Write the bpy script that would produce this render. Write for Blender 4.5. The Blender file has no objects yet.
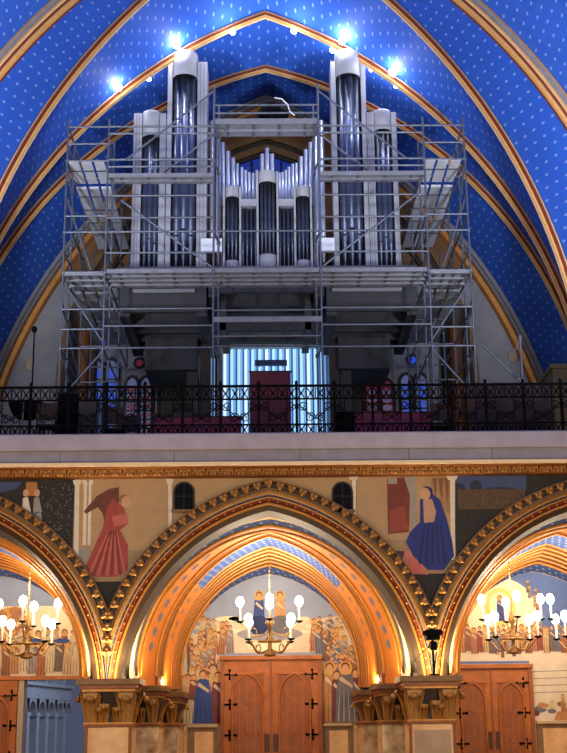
import bpy, math, random
from math import sin, cos, pi, sqrt, acos, atan2, radians
from mathutils import Vector, Matrix
random.seed(7)
SC = bpy.context.scene
COL = SC.collection

# ------------------------------------------------------------------ camera
F = 1284.0; CX, CY = 283.5, 376.5; EYE = 1.7
PITCH, YAW, ROLL = radians(15.4), radians(-0.72), radians(0.6)
_f = Vector((0, cos(PITCH), sin(PITCH))); _u = Vector((0, -sin(PITCH), cos(PITCH))); _r = Vector((1, 0, 0))
_Rz = Matrix.Rotation(YAW, 3, 'Z')
_f, _u, _r = _Rz @ _f, _Rz @ _u, _Rz @ _r
UPV = _u * cos(ROLL) + _r * sin(ROLL)
RTV = _r * cos(ROLL) - _u * sin(ROLL)
cam_d = bpy.data.cameras.new('camera')
cam_d.sensor_fit = 'VERTICAL'; cam_d.sensor_height = 24.0; cam_d.lens = 24.0 * F / 753.0
cam_d.clip_end = 300
cam = bpy.data.objects.new('camera', cam_d); COL.objects.link(cam)
M3 = Matrix((RTV, UPV, -_f)).transposed()
cam.matrix_world = Matrix.Translation((0, 0, EYE)) @ M3.to_4x4()
SC.camera = cam

def at(px, py, Y):
    """the point at depth Y that is seen at pixel (px, py)"""
    d = _f + RTV * ((px - CX) / F) + UPV * ((CY - py) / F)
    t = Y / d.y
    return Vector((d.x * t, Y, EYE + d.z * t))
def zat(py, Y, px=269): return at(px, py, Y).z
def xat(px, py, Y): return at(px, py, Y).x

# ------------------------------------------------------------------ world, light, exposure
SC.view_settings.view_transform = 'Standard'; SC.view_settings.look = 'None'
SC.view_settings.gamma = 1.0; SC.view_settings.exposure = 0.0
W = bpy.data.worlds.new('dusk'); SC.world = W; W.use_nodes = True
bg = W.node_tree.nodes['Background']; bg.inputs[0].default_value = (0.42, 0.47, 0.78, 1); bg.inputs[1].default_value = 0.16

def lamp(name, kind, loc, energy, color, size=0.1, target=None, angle=None, blend=0.5, size_y=None):
    l = bpy.data.lights.new(name, kind); l.energy = energy; l.color = color
    if kind == 'AREA':
        l.size = size
        if size_y: l.shape = 'RECTANGLE'; l.size_y = size_y
    else: l.shadow_soft_size = size
    if kind == 'SPOT': l.spot_size = radians(angle or 60); l.spot_blend = blend
    o = bpy.data.objects.new(name, l); COL.objects.link(o); o.location = loc
    if target is not None:
        o.rotation_euler = (Vector(target) - Vector(loc)).to_track_quat('-Z', 'Y').to_euler()
    return o
WARM = (1.0, 0.74, 0.40); COOL = (0.80, 0.88, 1.0); NEUT = (1.0, 0.93, 0.84)
# vault uplights standing on the nave cornices, left and right
for s in (-1, 1):
    lamp('vault_uplight', 'SPOT', (s * 7.0, 20.5, 8.2), 5200, COOL, 0.4, (s * 6.2, 29, 16.5), 88, 1.0)
    lamp('organ_floodlight', 'SPOT', (s * 4.5, 16, 14), 1250, COOL, 0.3, (s * 1.5, 31, 15.5), 30, 0.9)
# unseen fill lights added to brighten the gallery front and arches
lamp('nave_fill', 'AREA', (0, 8, 12), 700, NEUT, 5, (0, 26, 8))
for s in (-1, 1): lamp('arcade_fill', 'POINT', (s * 5.0, 18.0, 4.0), 940, (1.0, 0.80, 0.56), 0.5)

# ------------------------------------------------------------------ materials
MATS = {}
def lin(c):
    c /= 255.0
    return c / 12.92 if c <= 0.04045 else ((c + 0.055) / 1.055) ** 2.4
def rgb(r, g, b): return (lin(r), lin(g), lin(b), 1.0)
def mat(name, col, rough=0.6, metal=0.0, noise=0.0, scale=6.0, emit=None, estr=0.0, bump=0.0, col2=None, spec=None):
    if name in MATS: return MATS[name]
    m = bpy.data.materials.new(name); m.use_nodes = True
    nt = m.node_tree; b = nt.nodes['Principled BSDF']
    c = rgb(*col)
    b.inputs['Base Color'].default_value = c
    b.inputs['Roughness'].default_value = rough; b.inputs['Metallic'].default_value = metal
    if spec is not None: b.inputs['Specular IOR Level'].default_value = spec
    if noise > 0 or bump > 0 or col2:
        tc = nt.nodes.new('ShaderNodeTexCoord'); n = nt.nodes.new('ShaderNodeTexNoise')
        n.inputs['Scale'].default_value = scale; n.inputs['Detail'].default_value = 5
        nt.links.new(tc.outputs['Object'], n.inputs['Vector'])
        rp = nt.nodes.new('ShaderNodeValToRGB')
        if col2: d = rgb(*col2)
        else: d = tuple(x * (1 - noise) for x in c[:3]) + (1,)
        rp.color_ramp.elements[0].color = d; rp.color_ramp.elements[1].color = c
        rp.color_ramp.elements[0].position = 0.35; rp.color_ramp.elements[1].position = 0.65
        nt.links.new(n.outputs['Fac'], rp.inputs['Fac']); nt.links.new(rp.outputs['Color'], b.inputs['Base Color'])
        if bump > 0:
            bp = nt.nodes.new('ShaderNodeBump'); bp.inputs['Strength'].default_value = bump; bp.inputs['Distance'].default_value = 0.02
            nt.links.new(n.outputs['Fac'], bp.inputs['Height']); nt.links.new(bp.outputs['Normal'], b.inputs['Normal'])
    if emit:
        b.inputs['Emission Color'].default_value = rgb(*emit); b.inputs['Emission Strength'].default_value = estr
    MATS[name] = m
    return m

def star_vault(name, base, mark, su, sv, wu, wv):
    """painted vault: small pale marks in staggered rows, laid out along the web's own UV (metres)"""
    m = bpy.data.materials.new(name); m.use_nodes = True; nt = m.node_tree; b = nt.nodes['Principled BSDF']
    b.inputs['Roughness'].default_value = 0.75; b.inputs['Specular IOR Level'].default_value = 0.2
    uv = nt.nodes.new('ShaderNodeUVMap'); uv.uv_map = 'UVMap'
    sp = nt.nodes.new('ShaderNodeSeparateXYZ'); nt.links.new(uv.outputs[0], sp.inputs[0])
    def mth(op, a, bb=None):
        n = nt.nodes.new('ShaderNodeMath'); n.operation = op
        for i, v in enumerate((a, bb)):
            if v is None: continue
            if isinstance(v, (int, float)): n.inputs[i].default_value = v
            else: nt.links.new(v, n.inputs[i])
        return n.outputs[0]
    u = mth('DIVIDE', sp.outputs[0], su); v = mth('DIVIDE', sp.outputs[1], sv)
    row = mth('FLOOR', u)
    v2 = mth('ADD', v, mth('MULTIPLY', mth('MODULO', row, 2.0), 0.5))
    fu = mth('ABSOLUTE', mth('SUBTRACT', mth('FRACT', u), 0.5)); fv = mth('ABSOLUTE', mth('SUBTRACT', mth('FRACT', v2), 0.5))
    d = mth('ADD', mth('DIVIDE', fu, wu / su), mth('DIVIDE', fv, wv / sv))
    msk = mth('LESS_THAN', d, 1.0)
    ns = nt.nodes.new('ShaderNodeTexNoise'); ns.inputs['Scale'].default_value = 0.9; nt.links.new(uv.outputs[0], ns.inputs['Vector'])
    mx0 = nt.nodes.new('ShaderNodeMixRGB'); mx0.inputs[1].default_value = rgb(*base); mx0.inputs[2].default_value = rgb(*[min(255, int(c * 1.1 + 4)) for c in base])
    nt.links.new(ns.outputs['Fac'], mx0.inputs[0])
    mx = nt.nodes.new('ShaderNodeMixRGB'); mx.inputs[2].default_value = rgb(*mark)
    nt.links.new(msk, mx.inputs[0]); nt.links.new(mx0.outputs[0], mx.inputs[1])
    nt.links.new(mx.outputs[0], b.inputs['Base Color'])
    MATS[name] = m
    return m

VAULT = star_vault('vault_blue', (44, 90, 190), (128, 160, 226), 0.27, 0.42, 0.034, 0.085)
WEB = star_vault('web_blue', (58, 78, 132), (140, 150, 172), 0.16, 0.2, 0.04, 0.05)
GOLD = mat('gold_ochre', (196, 132, 52), 0.45, 0.25, 0.25, 9)
GOLDD = mat('gold_dark', (132, 74, 26), 0.5, 0.2, 0.25, 9)
GOLDB = mat('carved_gold', (176, 124, 58), 0.5, 0.2, 0.4, 22, bump=0.4)
CREAM = mat('cream_edge', (232, 205, 158), 0.6, 0, 0.1, 12)
REDB = mat('red_brown_band', (112, 48, 22), 0.6, 0, 0.3, 14)
DKBR = mat('dark_brown', (52, 34, 20), 0.6, 0, 0.3, 14)
OLIVE = mat('olive_gold', (128, 92, 46), 0.55, 0.15, 0.3, 10)
BEADB = mat('blue_grey_band', (72, 76, 92), 0.6, 0, 0.2, 10)
RIBRED = mat('rib_red', (120, 46, 18), 0.6, 0, 0.15, 5)
RIBGOLD = mat('rib_ochre', (206, 150, 84), 0.55, 0.1, 0.12, 5)
RIBCREAM = mat('rib_cream', (228, 196, 150), 0.55, 0, 0.1, 5)
RIBGREY = mat('rib_grey', (128, 124, 130), 0.7, 0, 0.15, 5)
ORANGE = mat('orange_band', (206, 122, 40), 0.5, 0.2, 0.2, 26)
ROSB = mat('rosette_blue', (84, 98, 128), 0.6)
STONE = mat('parapet_stone', (168, 160, 168), 0.7, 0, 0.14, 3, bump=0.1)
STONE2 = mat('parapet_stone_lower', (142, 136, 146), 0.7, 0, 0.18, 3, bump=0.1)
WALLG = mat('gallery_wall_grey', (150, 146, 148), 0.85, 0, 0.18, 2.2, bump=0.2)
WALLO = mat('gallery_wall_ochre', (128, 88, 46), 0.8, 0, 0.3, 2.0)
WALLT = mat('fresco_plaster', (174, 140, 98), 0.75, 0, 0.12, 3)
STEEL = mat('scaffold_steel', (118, 122, 134), 0.45, 0.5, 0.25, 8)
PLANK = mat('scaffold_deck', (138, 138, 146), 0.6, 0.1, 0.25, 5)
PIPE = mat('pipe_metal', (112, 119, 140), 0.3, 0.8, 0.15, 3)
PIPEL = mat('pipe_tin', (214, 220, 234), 0.3, 0.75, 0.1, 3)
CASE = mat('organ_case_pale', (164, 164, 172), 0.55, 0, 0.06, 3)
CASEG = mat('organ_case_grey', (134, 132, 138), 0.6, 0, 0.1, 3)
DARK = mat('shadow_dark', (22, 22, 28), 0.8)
DARKW = mat('dark_wood', (48, 34, 32), 0.6, 0, 0.3, 5)
PLATF = mat('platform_grey', (58, 58, 66), 0.75, 0, 0.25, 3)
IRON = mat('wrought_iron', (8, 7, 9), 0.8, 0, spec=.08)
MAROON = mat('maroon_cloth', (96, 36, 50), 0.8, 0, 0.2, 6)
PINKR = mat('rose_cloth', (150, 58, 82), 0.8, 0, 0.25, 8)
DKMAR = mat('dark_maroon', (44, 22, 28), 0.7, 0, 0.2, 5)
WOOD = mat('oak_door', (176, 98, 34), 0.5, 0, 0.3, 4)
WOODD = mat('oak_door_dark', (148, 78, 26), 0.5, 0, 0.3, 5)
MARBLE = mat('cream_marble', (232, 190, 136), 0.35, 0, 0, 2.6, col2=(204, 156, 104))
MARBLEV = mat('veined_marble', (226, 196, 150), 0.35, 0, 0, 5.0, col2=(160, 116, 70))
MARBLEG = mat('grey_brown_marble', (176, 146, 116), 0.35, 0, 0.25, 3)
SILL = mat('dado_sill', (196, 166, 124), 0.5, 0, 0.2, 5)
FRAMEM = mat('dado_frame', (142, 108, 68), 0.5, 0, 0.3, 5)
BRASS = mat('aged_brass', (150, 118, 70), 0.35, 0.8)
CANDLE = mat('candle_white', (235, 228, 210), 0.5)
BULB = mat('bulb_glow', (255, 250, 240), 0.5, emit=(255, 244, 222), estr=18.0)
SPOTG = mat('spot_glow', (255, 255, 255), 0.5, emit=(225, 240, 255), estr=25.0)
WHITE = mat('white_board', (235, 238, 245), 0.6)
BLACK = mat('black_paint', (9, 9, 10), 0.9, spec=.1)
FACADE = mat('courtyard_stone', (206, 200, 188), 0.8, 0, 0.15, 3)
FLOOR = mat('floor_stone', (140, 118, 92), 0.5, 0, 0.2, 1.5)
GLASSB = mat('stained_blue', (40, 84, 220), 0.3, emit=(40, 84, 220), estr=0.55)
GLASSC = mat('stained_pale', (110, 120, 150), 0.3, emit=(120, 130, 190), estr=0.2)
GLASSR = mat('stained_red', (130, 38, 60), 0.3, emit=(130, 38, 60), estr=0.3)
LEAD = mat('lead_tracery', (40, 38, 46), 0.6)
CURT = [mat('lit_pane_%d' % i, c, 0.4, emit=c, estr=e) for i, (c, e) in enumerate([((176, 226, 250), 0.95), ((120, 170, 215), 0.75), ((215, 240, 252), 1.05), ((60, 90, 160), 0.5)])]
MULL = mat('window_frame_grey', (170, 176, 186), 0.6)

# ------------------------------------------------------------------ mesh builder
class MB:
    def __init__(s): s.v = []; s.f = []; s.m = []; s.sm = []; s.uv = {}; s.mats = []
    def mi(s, m):
        if m not in s.mats: s.mats.append(m)
        return s.mats.index(m)
    def face(s, pts, m, smooth=False, uvs=None):
        b = len(s.v); s.v += [tuple(p) for p in pts]; s.f.append(tuple(range(b, b + len(pts))))
        s.m.append(s.mi(m)); s.sm.append(smooth)
        if uvs: s.uv[len(s.f) - 1] = uvs
    def grid(s, rows, m, smooth=True, closed=False, uv=None, mfun=None):
        b = len(s.v); n = len(rows[0])
        for r in rows: s.v += [tuple(p) for p in r]
        for i in range(len(rows) - 1):
            for j in range(n if closed else n - 1):
                k = (j + 1) % n
                s.f.append((b + i * n + j, b + i * n + k, b + (i + 1) * n + k, b + (i + 1) * n + j))
                mm = mfun(i, j) if mfun else m
                s.m.append(s.mi(mm)); s.sm.append(smooth)
                if uv: s.uv[len(s.f) - 1] = [uv[i][j], uv[i][k], uv[i + 1][k], uv[i + 1][j]]
    def box(s, x0, x1, y0, y1, z0, z1, m):
        p = [(x0, y0, z0), (x1, y0, z0), (x1, y1, z0), (x0, y1, z0), (x0, y0, z1), (x1, y0, z1), (x1, y1, z1), (x0, y1, z1)]
        b = len(s.v); s.v += p
        for f in ((0, 3, 2, 1), (4, 5, 6, 7), (0, 1, 5, 4), (1, 2, 6, 5), (2, 3, 7, 6), (3, 0, 4, 7)):
            s.f.append(tuple(b + i for i in f)); s.m.append(s.mi(m)); s.sm.append(False)
    def tube(s, pts, r, m, seg=8, cap=True):
        pts = [Vector(p) for p in pts]; rows = []
        rr = r if isinstance(r, (list, tuple)) else [r] * len(pts)
        up = None
        for i, p in enumerate(pts):
            d = (pts[min(i + 1, len(pts) - 1)] - pts[max(i - 1, 0)]).normalized()
            if up is None: up = Vector((0, 0, 1)) if abs(d.z) < 0.9 else Vector((0, 1, 0))
            a = d.cross(up).normalized(); c = a.cross(d).normalized(); up = c
            rows.append([p + (a * cos(2 * pi * k / seg) + c * sin(2 * pi * k / seg)) * rr[i] for k in range(seg)])
        s.grid(rows, m, True, True)
        if cap: s.face(rows[0][::-1], m); s.face(rows[-1], m)
    def lathe(s, prof, cx, cy, m, seg=16, a0=0.0, a1=2 * pi, sy=1.0, mfun=None):
        full = abs(a1 - a0 - 2 * pi) < 1e-6
        n = seg if full else seg + 1
        rows = [[(cx + r * cos(a0 + (a1 - a0) * k / seg), cy + sy * r * sin(a0 + (a1 - a0) * k / seg), z) for k in range(n)] for r, z in prof]
        s.grid(rows, m, True, full, mfun=mfun)
    def ball(s, c, r, m, sx=1, sy=1, sz=1, seg=8, rings=5):
        rows = [[(c[0] + r * sx * sin(pi * i / rings) * cos(2 * pi * k / seg), c[1] + r * sy * sin(pi * i / rings) * sin(2 * pi * k / seg), c[2] + r * sz * cos(pi * i / rings)) for k in range(seg)] for i in range(rings + 1)]
        s.grid(rows, m, True, True)
    def prism(s, poly, y0, y1, m, mside=None):
        """polygon in x,z extruded from y0 (towards the nave) to y1"""
        a = [(x, y0, z) for x, z in poly]; b = [(x, y1, z) for x, z in poly]
        s.face(a, m); s.face(b[::-1], mside or m)
        n = len(poly)
        for i in range(n): s.face([a[i], b[i], b[(i + 1) % n], a[(i + 1) % n]], mside or m)
    def build(s, name, parent=None, origin=None):
        me = bpy.data.meshes.new(name)
        o0 = Vector(origin) if origin else Vector((0, 0, 0))
        me.from_pydata([tuple(Vector(p) - o0) for p in s.v], [], s.f)
        for m in s.mats: me.materials.append(m)
        me.polygons.foreach_set('material_index', s.m); me.polygons.foreach_set('use_smooth', s.sm)
        if s.uv:
            l = me.uv_layers.new(name='UVMap')
            for fi, uvs in s.uv.items():
                for k, li in enumerate(me.polygons[fi].loop_indices): l.data[li].uv = uvs[k]
        me.update()
        o = bpy.data.objects.new(name, me); COL.objects.link(o)
        if origin: o.location = o0
        if parent:
            o.parent = parent
            if parent.get('_o'): o.location = o0 - Vector(parent['_o'])
        return o
def tag(o, label=None, cat=None, group=None, kind=None):
    if label: o['label'] = label
    if cat: o['category'] = cat
    if group: o['group'] = group
    if kind: o['kind'] = kind
    return o
def thing(name, label, cat, group=None, kind=None, loc=(0, 0, 0)):
    o = bpy.data.objects.new(name, None); COL.objects.link(o); o.location = loc; o.empty_display_size = 0.1
    return tag(o, label, cat, group, kind)
def copy_tree(o, parent=None):
    c = o.copy(); COL.objects.link(c); c.parent = parent
    for ch in list(o.children): copy_tree(ch, c)
    return c

# ------------------------------------------------------------------ pointed-arch curves
def parc(e, zc, R, n, cx=0.0, zmin=None, side=-1):
    """one half of a pointed arch, spring to apex; (x,z) list"""
    amax = acos(max(-1, min(1, e / R))); a0 = 0.0
    if zmin is not None: a0 = math.asin(max(-1, min(1, (zmin - zc) / R)))
    out = []
    for i in range(n + 1):
        a = a0 + (amax - a0) * i / n
        out.append((cx + side * (R * cos(a) - e), zc + R * sin(a)))
    return out
def full(e, zc, R, n, cx=0.0, zmin=None):
    l = parc(e, zc, R, n, cx, zmin, -1); r = parc(e, zc, R, n, cx, zmin, 1)
    return l + r[::-1][1:]
def arclen(pts):
    s = [0.0]
    for a, b in zip(pts, pts[1:]): s.append(s[-1] + math.hypot(b[0] - a[0], b[1] - a[1]))
    return s

# ================================================================== NAVE VAULT
RIBS = [  # Y, e, zc, R
    (13.0, 4.6, 8.5, 12.8), (25.75, 4.6, 8.5, 13.06), (28.3, 8.25, 8.35, 15.78), (31.0, 4.6, 8.55, 12.85), (33.0, 2.95, 8.65, 11.75), (36.0, 6.13, 7.1, 14.8)]
vb = MB(); N = 48
for (a, b) in zip(RIBS, RIBS[1:]):
    def crv(q): return full(q[1], q[2], q[3], N, 0.0, 8.6)
    A, B = crv(a), crv(b)
    K = 4; rows = []; uvs = []
    sa = arclen(A); sb = arclen(B); mid = sa[len(sa) // 2]; midb = sb[len(sb) // 2]
    for k in range(K + 1):
        t = k / K
        rows.append([((1 - t) * p[0] + t * q[0], (1 - t) * a[0] + t * b[0], (1 - t) * p[1] + t * q[1]) for p, q in zip(A, B)])
        uvs.append([((1 - t) * (x - mid) + t * (y - midb) + 60.0, (1 - t) * a[0] + t * b[0]) for x, y in zip(sa, sb)])
    vb.grid(rows, VAULT, True, False, uv=uvs)
tag(vb.build('ceiling'), 'deep blue nave vault painted with small pale stars', 'vault', kind='structure')
def rib(idx, name, label, prof):
    Y, e, zc, R = RIBS[idx]; m = MB()
    for (d0, y0, mt), (d1, y1, _) in zip(prof, prof[1:]):
        A = full(e, zc, R - d0, N, 0, 8.6); B = full(e, zc, R - d1, N, 0, 8.6)
        m.grid([[(x, Y + y0, z) for x, z in A], [(x, Y + y1, z) for x, z in B]], mt, True)
    tag(m.build(name), label, 'vault rib', kind='structure')
PR = [(-.02, -.02, DKBR), (.015, -.06, RIBCREAM), (.06, -.10, RIBGOLD), (.065, -.09, RIBRED), (.10, -.06, RIBRED), (.15, -.09, RIBGOLD), (.20, -.07, RIBGOLD), (.215, -.04, RIBCREAM), (.23, 0, RIBRED), (.215, .04, RIBGOLD), (.14, .09, RIBGOLD), (0, .12, RIBGOLD)]  # first dark strip paints in the shadow line beside the rib
PR2 = [(-.02, -.16, DKBR), (.01, -.18, RIBGOLD), (.07, -.20, RIBGREY), (.10, -.14, RIBGREY), (.16, -.14, DKBR), (.165, -.17, RIBGOLD), (.21, -.16, RIBCREAM), (.22, -.11, RIBRED), (.29, -.10, RIBRED), (.30, -.13, RIBGOLD), (.37, -.11, RIBGOLD), (.39, -.05, RIBRED), (.39, .05, RIBGOLD), (0, .18, RIBGOLD)]  # outer dark strip again is a painted shadow edge
rib(1, 'trim_1', 'nearest wide double rib of the blue vault, cut by the top edge', PR2)
rib(2, 'trim_2', 'red and gold vault rib second from the front', PR)
rib(3, 'trim_3', 'red and gold vault rib carrying the bright spotlights above the organ', PR)
rib(4, 'trim_4', 'red and gold vault rib just behind the tall organ towers', PR)
PW = [(0, -.30, RIBGREY), (.10, -.28, RIBGREY), (.12, -.2, DKBR), (.10, -.17, RIBGREY), (.16, -.14, RIBGREY), (.18, -.08, GOLDD), (.22, -.05, GOLD), (.34, -.02, GOLD), (.36, .02, GOLDD), (.42, .05, GOLDD)]
rib(5, 'trim_5', 'grey and gold arch framing the grey wall behind the gallery', PW)

# ================================================================== GALLERY END WALL (Y = 36)
GF = 7.6
GW = 36.08
m = MB(); A = full(6.13, 7.1, 14.8, N, 0, GF - .3)
zs = 15.6
pts = [(x, GW, z) for x, z in A]
for i in range(len(A) // 2):
    p, q = A[i], A[i + 1]; P_, Q_ = A[-1 - i], A[-2 - i]
    m.face([(p[0], GW, p[1]), (P_[0], GW, P_[1]), (Q_[0], GW, Q_[1]), (q[0], GW, q[1])] if i < len(A) // 2 - 1 else [(p[0], GW, p[1]), (P_[0], GW, P_[1]), (q[0], GW, q[1])], WALLO if p[1] > 14.6 else WALLG)
tag(m.build('wall_gallery'), 'grey stone end wall of the gallery behind the scaffold', 'wall', kind='structure')
# inner arch on the end wall with a blue traceried window in its head
m = MB()
E6, Z6, R6 = 2.2, 11.2, 8.33
def ring(m, e, zc, R, d0, d1, y0, y1, mt, zmin, n=28, cx=0.0):
    A = full(e, zc, R - d0, n, cx, zmin); B = full(e, zc, R - d1, n, cx, zmin)
    m.grid([[(x, y1, z) for x, z in A], [(x, y0, z) for x, z in A], [(x, y0, z) for x, z in B], [(x, y1, z) for x, z in B]], mt, False)
ring(m, E6, Z6, R6, 0, .16, 35.75, GW, OLIVE, 9.0); ring(m, E6, Z6, R6, .16, .32, 35.85, GW, DKBR, 9.0); ring(m, E6, Z6, R6, .32, .52, 35.8, GW, OLIVE, 9.0); ring(m, E6, Z6, R6, .52, .62, 35.88, GW, DKBR, 9.0)
tag(m.build('trim_6'), 'brown stone arch on the end wall behind the organ pipes', 'arch', kind='structure')
w = thing('window_4', 'blue stained glass window head under the brown arch behind the organ', 'window', kind='structure')
m = MB(); A = full(0.8, zat(193, 36), 2.0, 20, 0.0)
m.face([(x, 35.98, z) for x, z in A], mat('stained_deep', (30, 62, 170), .3, emit=(36, 74, 210), estr=.25, noise=.6, scale=5)); m.build('pane', w)
m = MB(); zb = A[0][1]
for k in range(-2, 3): m.tube([(k * .45, 35.93, zb), (k * .45, 35.93, zb + 1.0)], .035, LEAD, 6)
m.tube([(x, 35.93, z) for x, z in A], .07, LEAD, 6)
for cxx in (-.5, .5): m.tube([(cxx + .42 * cos(a * pi / 8), 35.93, zb + 1.0 + .42 * sin(a * pi / 8)) for a in range(17)], .035, LEAD, 6)
m.tube([(.38 * cos(a * pi / 8), 35.93, zb + 1.7 + .38 * sin(a * pi / 8)) for a in range(17)], .035, LEAD, 6)
m.build('tracery', w)
# brown engaged columns on the end wall
for s, px, lab in ((-1, 83, 'left'), (1, 456, 'right')):
    x = xat(px, 340, 35.7); c = thing('engaged_column', 'brown half column on the grey end wall at the %s of the scaffold' % lab, 'column', loc=(x, 35.8, GF)); c['_o'] = (x, 35.8, GF)
    m = MB()
    for dx, r, mt in ((-.32, .13, DARK), (0, .2, GOLDD), (.3, .12, DKBR)): m.lathe([(r, GF + .4), (r, 13.0)], x + dx, 35.8, mt, 12)
    m.build('shaft', c, (x, 35.8, GF + .4)); m = MB(); m.lathe([(.5, GF + .02), (.5, GF + .25), (.4, GF + .4)], x, 35.8, WALLG, 12); m.build('base', c, (x, 35.8, GF))
    m = MB(); m.lathe([(.3, 13.0), (.5, 13.4), (.55, 13.55)], x, 35.8, DKBR, 12); m.build('capital', c, (x, 35.8, 13.0))
    del c['_o']
# stained glass lancets
def lancet(name, label, px0, px1, pyt, pyb, glass, glass2):
    x0, x1 = xat(px0, 380, 35.9), xat(px1, 380, 35.9); zt, zb = zat(pyt, 35.9), zat(pyb, 35.9)
    w = thing(name, label, 'window', kind='structure')
    hw = (x1 - x0) / 4
    fr = MB()
    for k in (0, 1):
        cx = x0 + hw * (1 + 2 * k); zh = zt - (zt - zb) * .28
        A = full(.35 * hw, zh, hw * .92 + .35 * hw, 8, cx)
        p = MB(); p.face([(A[0][0], 35.97, zb)] + [(x, 35.97, z) for x, z in A] + [(A[-1][0], 35.97, zb)], glass2)
        n = 6
        for i in range(n):
            z0 = zb + (zh - zb) * i / n; z1 = zb + (zh - zb) * (i + 1) / n; zc = (z0 + z1) / 2
            a = hw * .72; b = (z1 - z0) * .42
            p.face([(cx - a, 35.955, zc), (cx, 35.955, zc - b), (cx + a, 35.955, zc), (cx, 35.955, zc + b)], glass)
            p.face([(cx - a * .45, 35.945, zc), (cx, 35.945, zc - b * .45), (cx + a * .45, 35.945, zc), (cx, 35.945, zc + b * .45)], glass2)
            p.face([(cx - a * .25, 35.94, zc), (cx, 35.94, zc - b * .25), (cx + a * .25, 35.94, zc), (cx, 35.94, zc + b * .25)], glass)
            fr.tube([(cx - hw, 35.93, z0), (cx + hw, 35.93, z0)], .022, LEAD, 5)
        p.build('pane', w)
        fr.tube([(A[0][0], 35.92, zb)] + [(x, 35.92, z) for x, z in A] + [(A[-1][0], 35.92, zb)], .045, LEAD, 6)
    cx = (x0 + x1) / 2
    fr.tube([(cx + .7 * hw * cos(a * pi / 8), 35.92, zt + .2 * hw + .7 * hw * sin(a * pi / 8)) for a in range(17)], .04, LEAD, 6)
    fr.build('tracery', w)
    p = MB(); p.lathe([(0.0, 0)], 0, 0, glass) if False else None
    p.face([(cx + .68 * hw * cos(a * pi / 8), 35.97, zt + .2 * hw + .68 * hw * sin(a * pi / 8)) for a in range(16)], glass); p.build('rose_pane', w)
lancet('window_2', 'pair of blue stained glass lancets under the left scaffold wing', 88, 119, 340, 436, GLASSB, GLASSC)
lancet('window_3', 'pair of blue stained glass lancets under the right scaffold wing', 399, 428, 362, 436, GLASSB, GLASSC)
lancet('window_5', 'pair of red stained glass lancets right of the left blue lancets', 125, 153, 363, 436, GLASSR, GLASSC)
lancet('window_6', 'pair of pale and red stained glass lancets left of the right blue lancets', 364, 394, 370, 436, GLASSC, GLASSR)
# bright central window with vertical pleats of lit glass
w = thing('window_1', 'brightly lit blue white central window with vertical glass strips', 'window', kind='structure')
x0, x1 = xat(217, 390, 35.6), xat(336, 390, 35.6); zt = zat(346, 35.6)
m = MB()
m.box(x0, x0 + .16, 35.45, 36.0, GF, zt, MULL); m.box(x1 - .2, x1, 35.45, 36.0, GF, zt, MULL); m.box(x0, x1, 35.45, 36.0, zt - .08, zt + .06, MULL)
m.build('window_frame', w)
n = 15; xx0, xx1 = x0 + .18, x1 - .22; dx = (xx1 - xx0) / n
for i in range(n):
    p = MB(); a = xx0 + i * dx
    p.face([(a, 35.7, GF), (a + dx * .42, 35.62, GF), (a + dx * .42, 35.62, zt - .08), (a, 35.7, zt - .08)], CURT[0 if i % 3 else 2])
    p.face([(a + dx * .42, 35.62, GF), (a + dx * .74, 35.68, GF), (a + dx * .74, 35.68, zt - .08), (a + dx * .42, 35.62, zt - .08)], CURT[1])
    p.face([(a + dx * .74, 35.68, GF), (a + dx, 35.7, GF), (a + dx, 35.7, zt - .08), (a + dx * .74, 35.68, zt - .08)], CURT[3])
    p.build('glass_strip', w)
z1 = zat(363, 35.3); xa, xb = xat(255, 363, 35.3), xat(287, 363, 35.3)
m = MB(); m.box(xa, xb, 35.25, 35.35, z1 - .08, z1 + .08, mat('navy_bar', (44, 60, 110), .6)); m.tube([(xa + .12, 35.3, z1), (xa + .12, 35.6, z1)], .03, IRON); m.tube([(xb - .12, 35.3, z1), (xb - .12, 35.6, z1)], .03, IRON); m.build('cross_bar', w)
# narrow blue side light
w = thing('window_7', 'narrow blue side light left of the bright central window', 'window', kind='structure')
m = MB(); xa, xb = xat(210, 390, 35.8), xat(215, 390, 35.8); m.face([(xa, 35.8, GF), (xb, 35.8, GF), (xb, 35.8, zat(358, 35.8)), (xa, 35.8, zat(358, 35.8))], CURT[1]); m.build('pane', w)
m = MB()
for k in range(5): zz = GF + .3 + k * .42; m.box(xa - .02, xb + .02, 35.75, 35.79, zz, zz + .03, LEAD)
m.box(xa - .05, xa, 35.74, 36, GF, zat(357, 35.8), LEAD); m.box(xb, xb + .05, 35.74, 36, GF, zat(357, 35.8), LEAD); m.build('window_frame', w)

# side walls of the nave and gallery, with the ledge the vault springs from
for s_, nm in ((-1, 'left'), (1, 'right')):
    m = MB(); a, b = sorted((s_ * 9.3, s_ * 9.7)); m.box(a, b, 13, 36.4, 0, 8.75, WALLT)
    a, b = sorted((s_ * 7.95, s_ * 9.4)); m.box(a, b, 13, 25.6, 8.35, 8.75, STONE)
    a, b = sorted((s_ * 8.05, s_ * 9.4)); m.box(a, b, 26.8, 36.08, 8.35, 8.75, STONE)
    tag(m.build('wall_' + nm), 'plain %s side wall of the church, outside the photograph' % nm, 'wall', kind='structure')
# floors
m = MB(); m.box(-14, 14, 26.3, 36.3, 7.25, GF, PLATF); tag(m.build('floor_gallery'), 'floor of the organ gallery behind the iron railing', 'floor', kind='structure')
m = MB(); m.box(-14, 14, 12, 50, -.1, 0, FLOOR); tag(m.build('floor'), 'stone floor of the church below the frame', 'floor', kind='structure')

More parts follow.
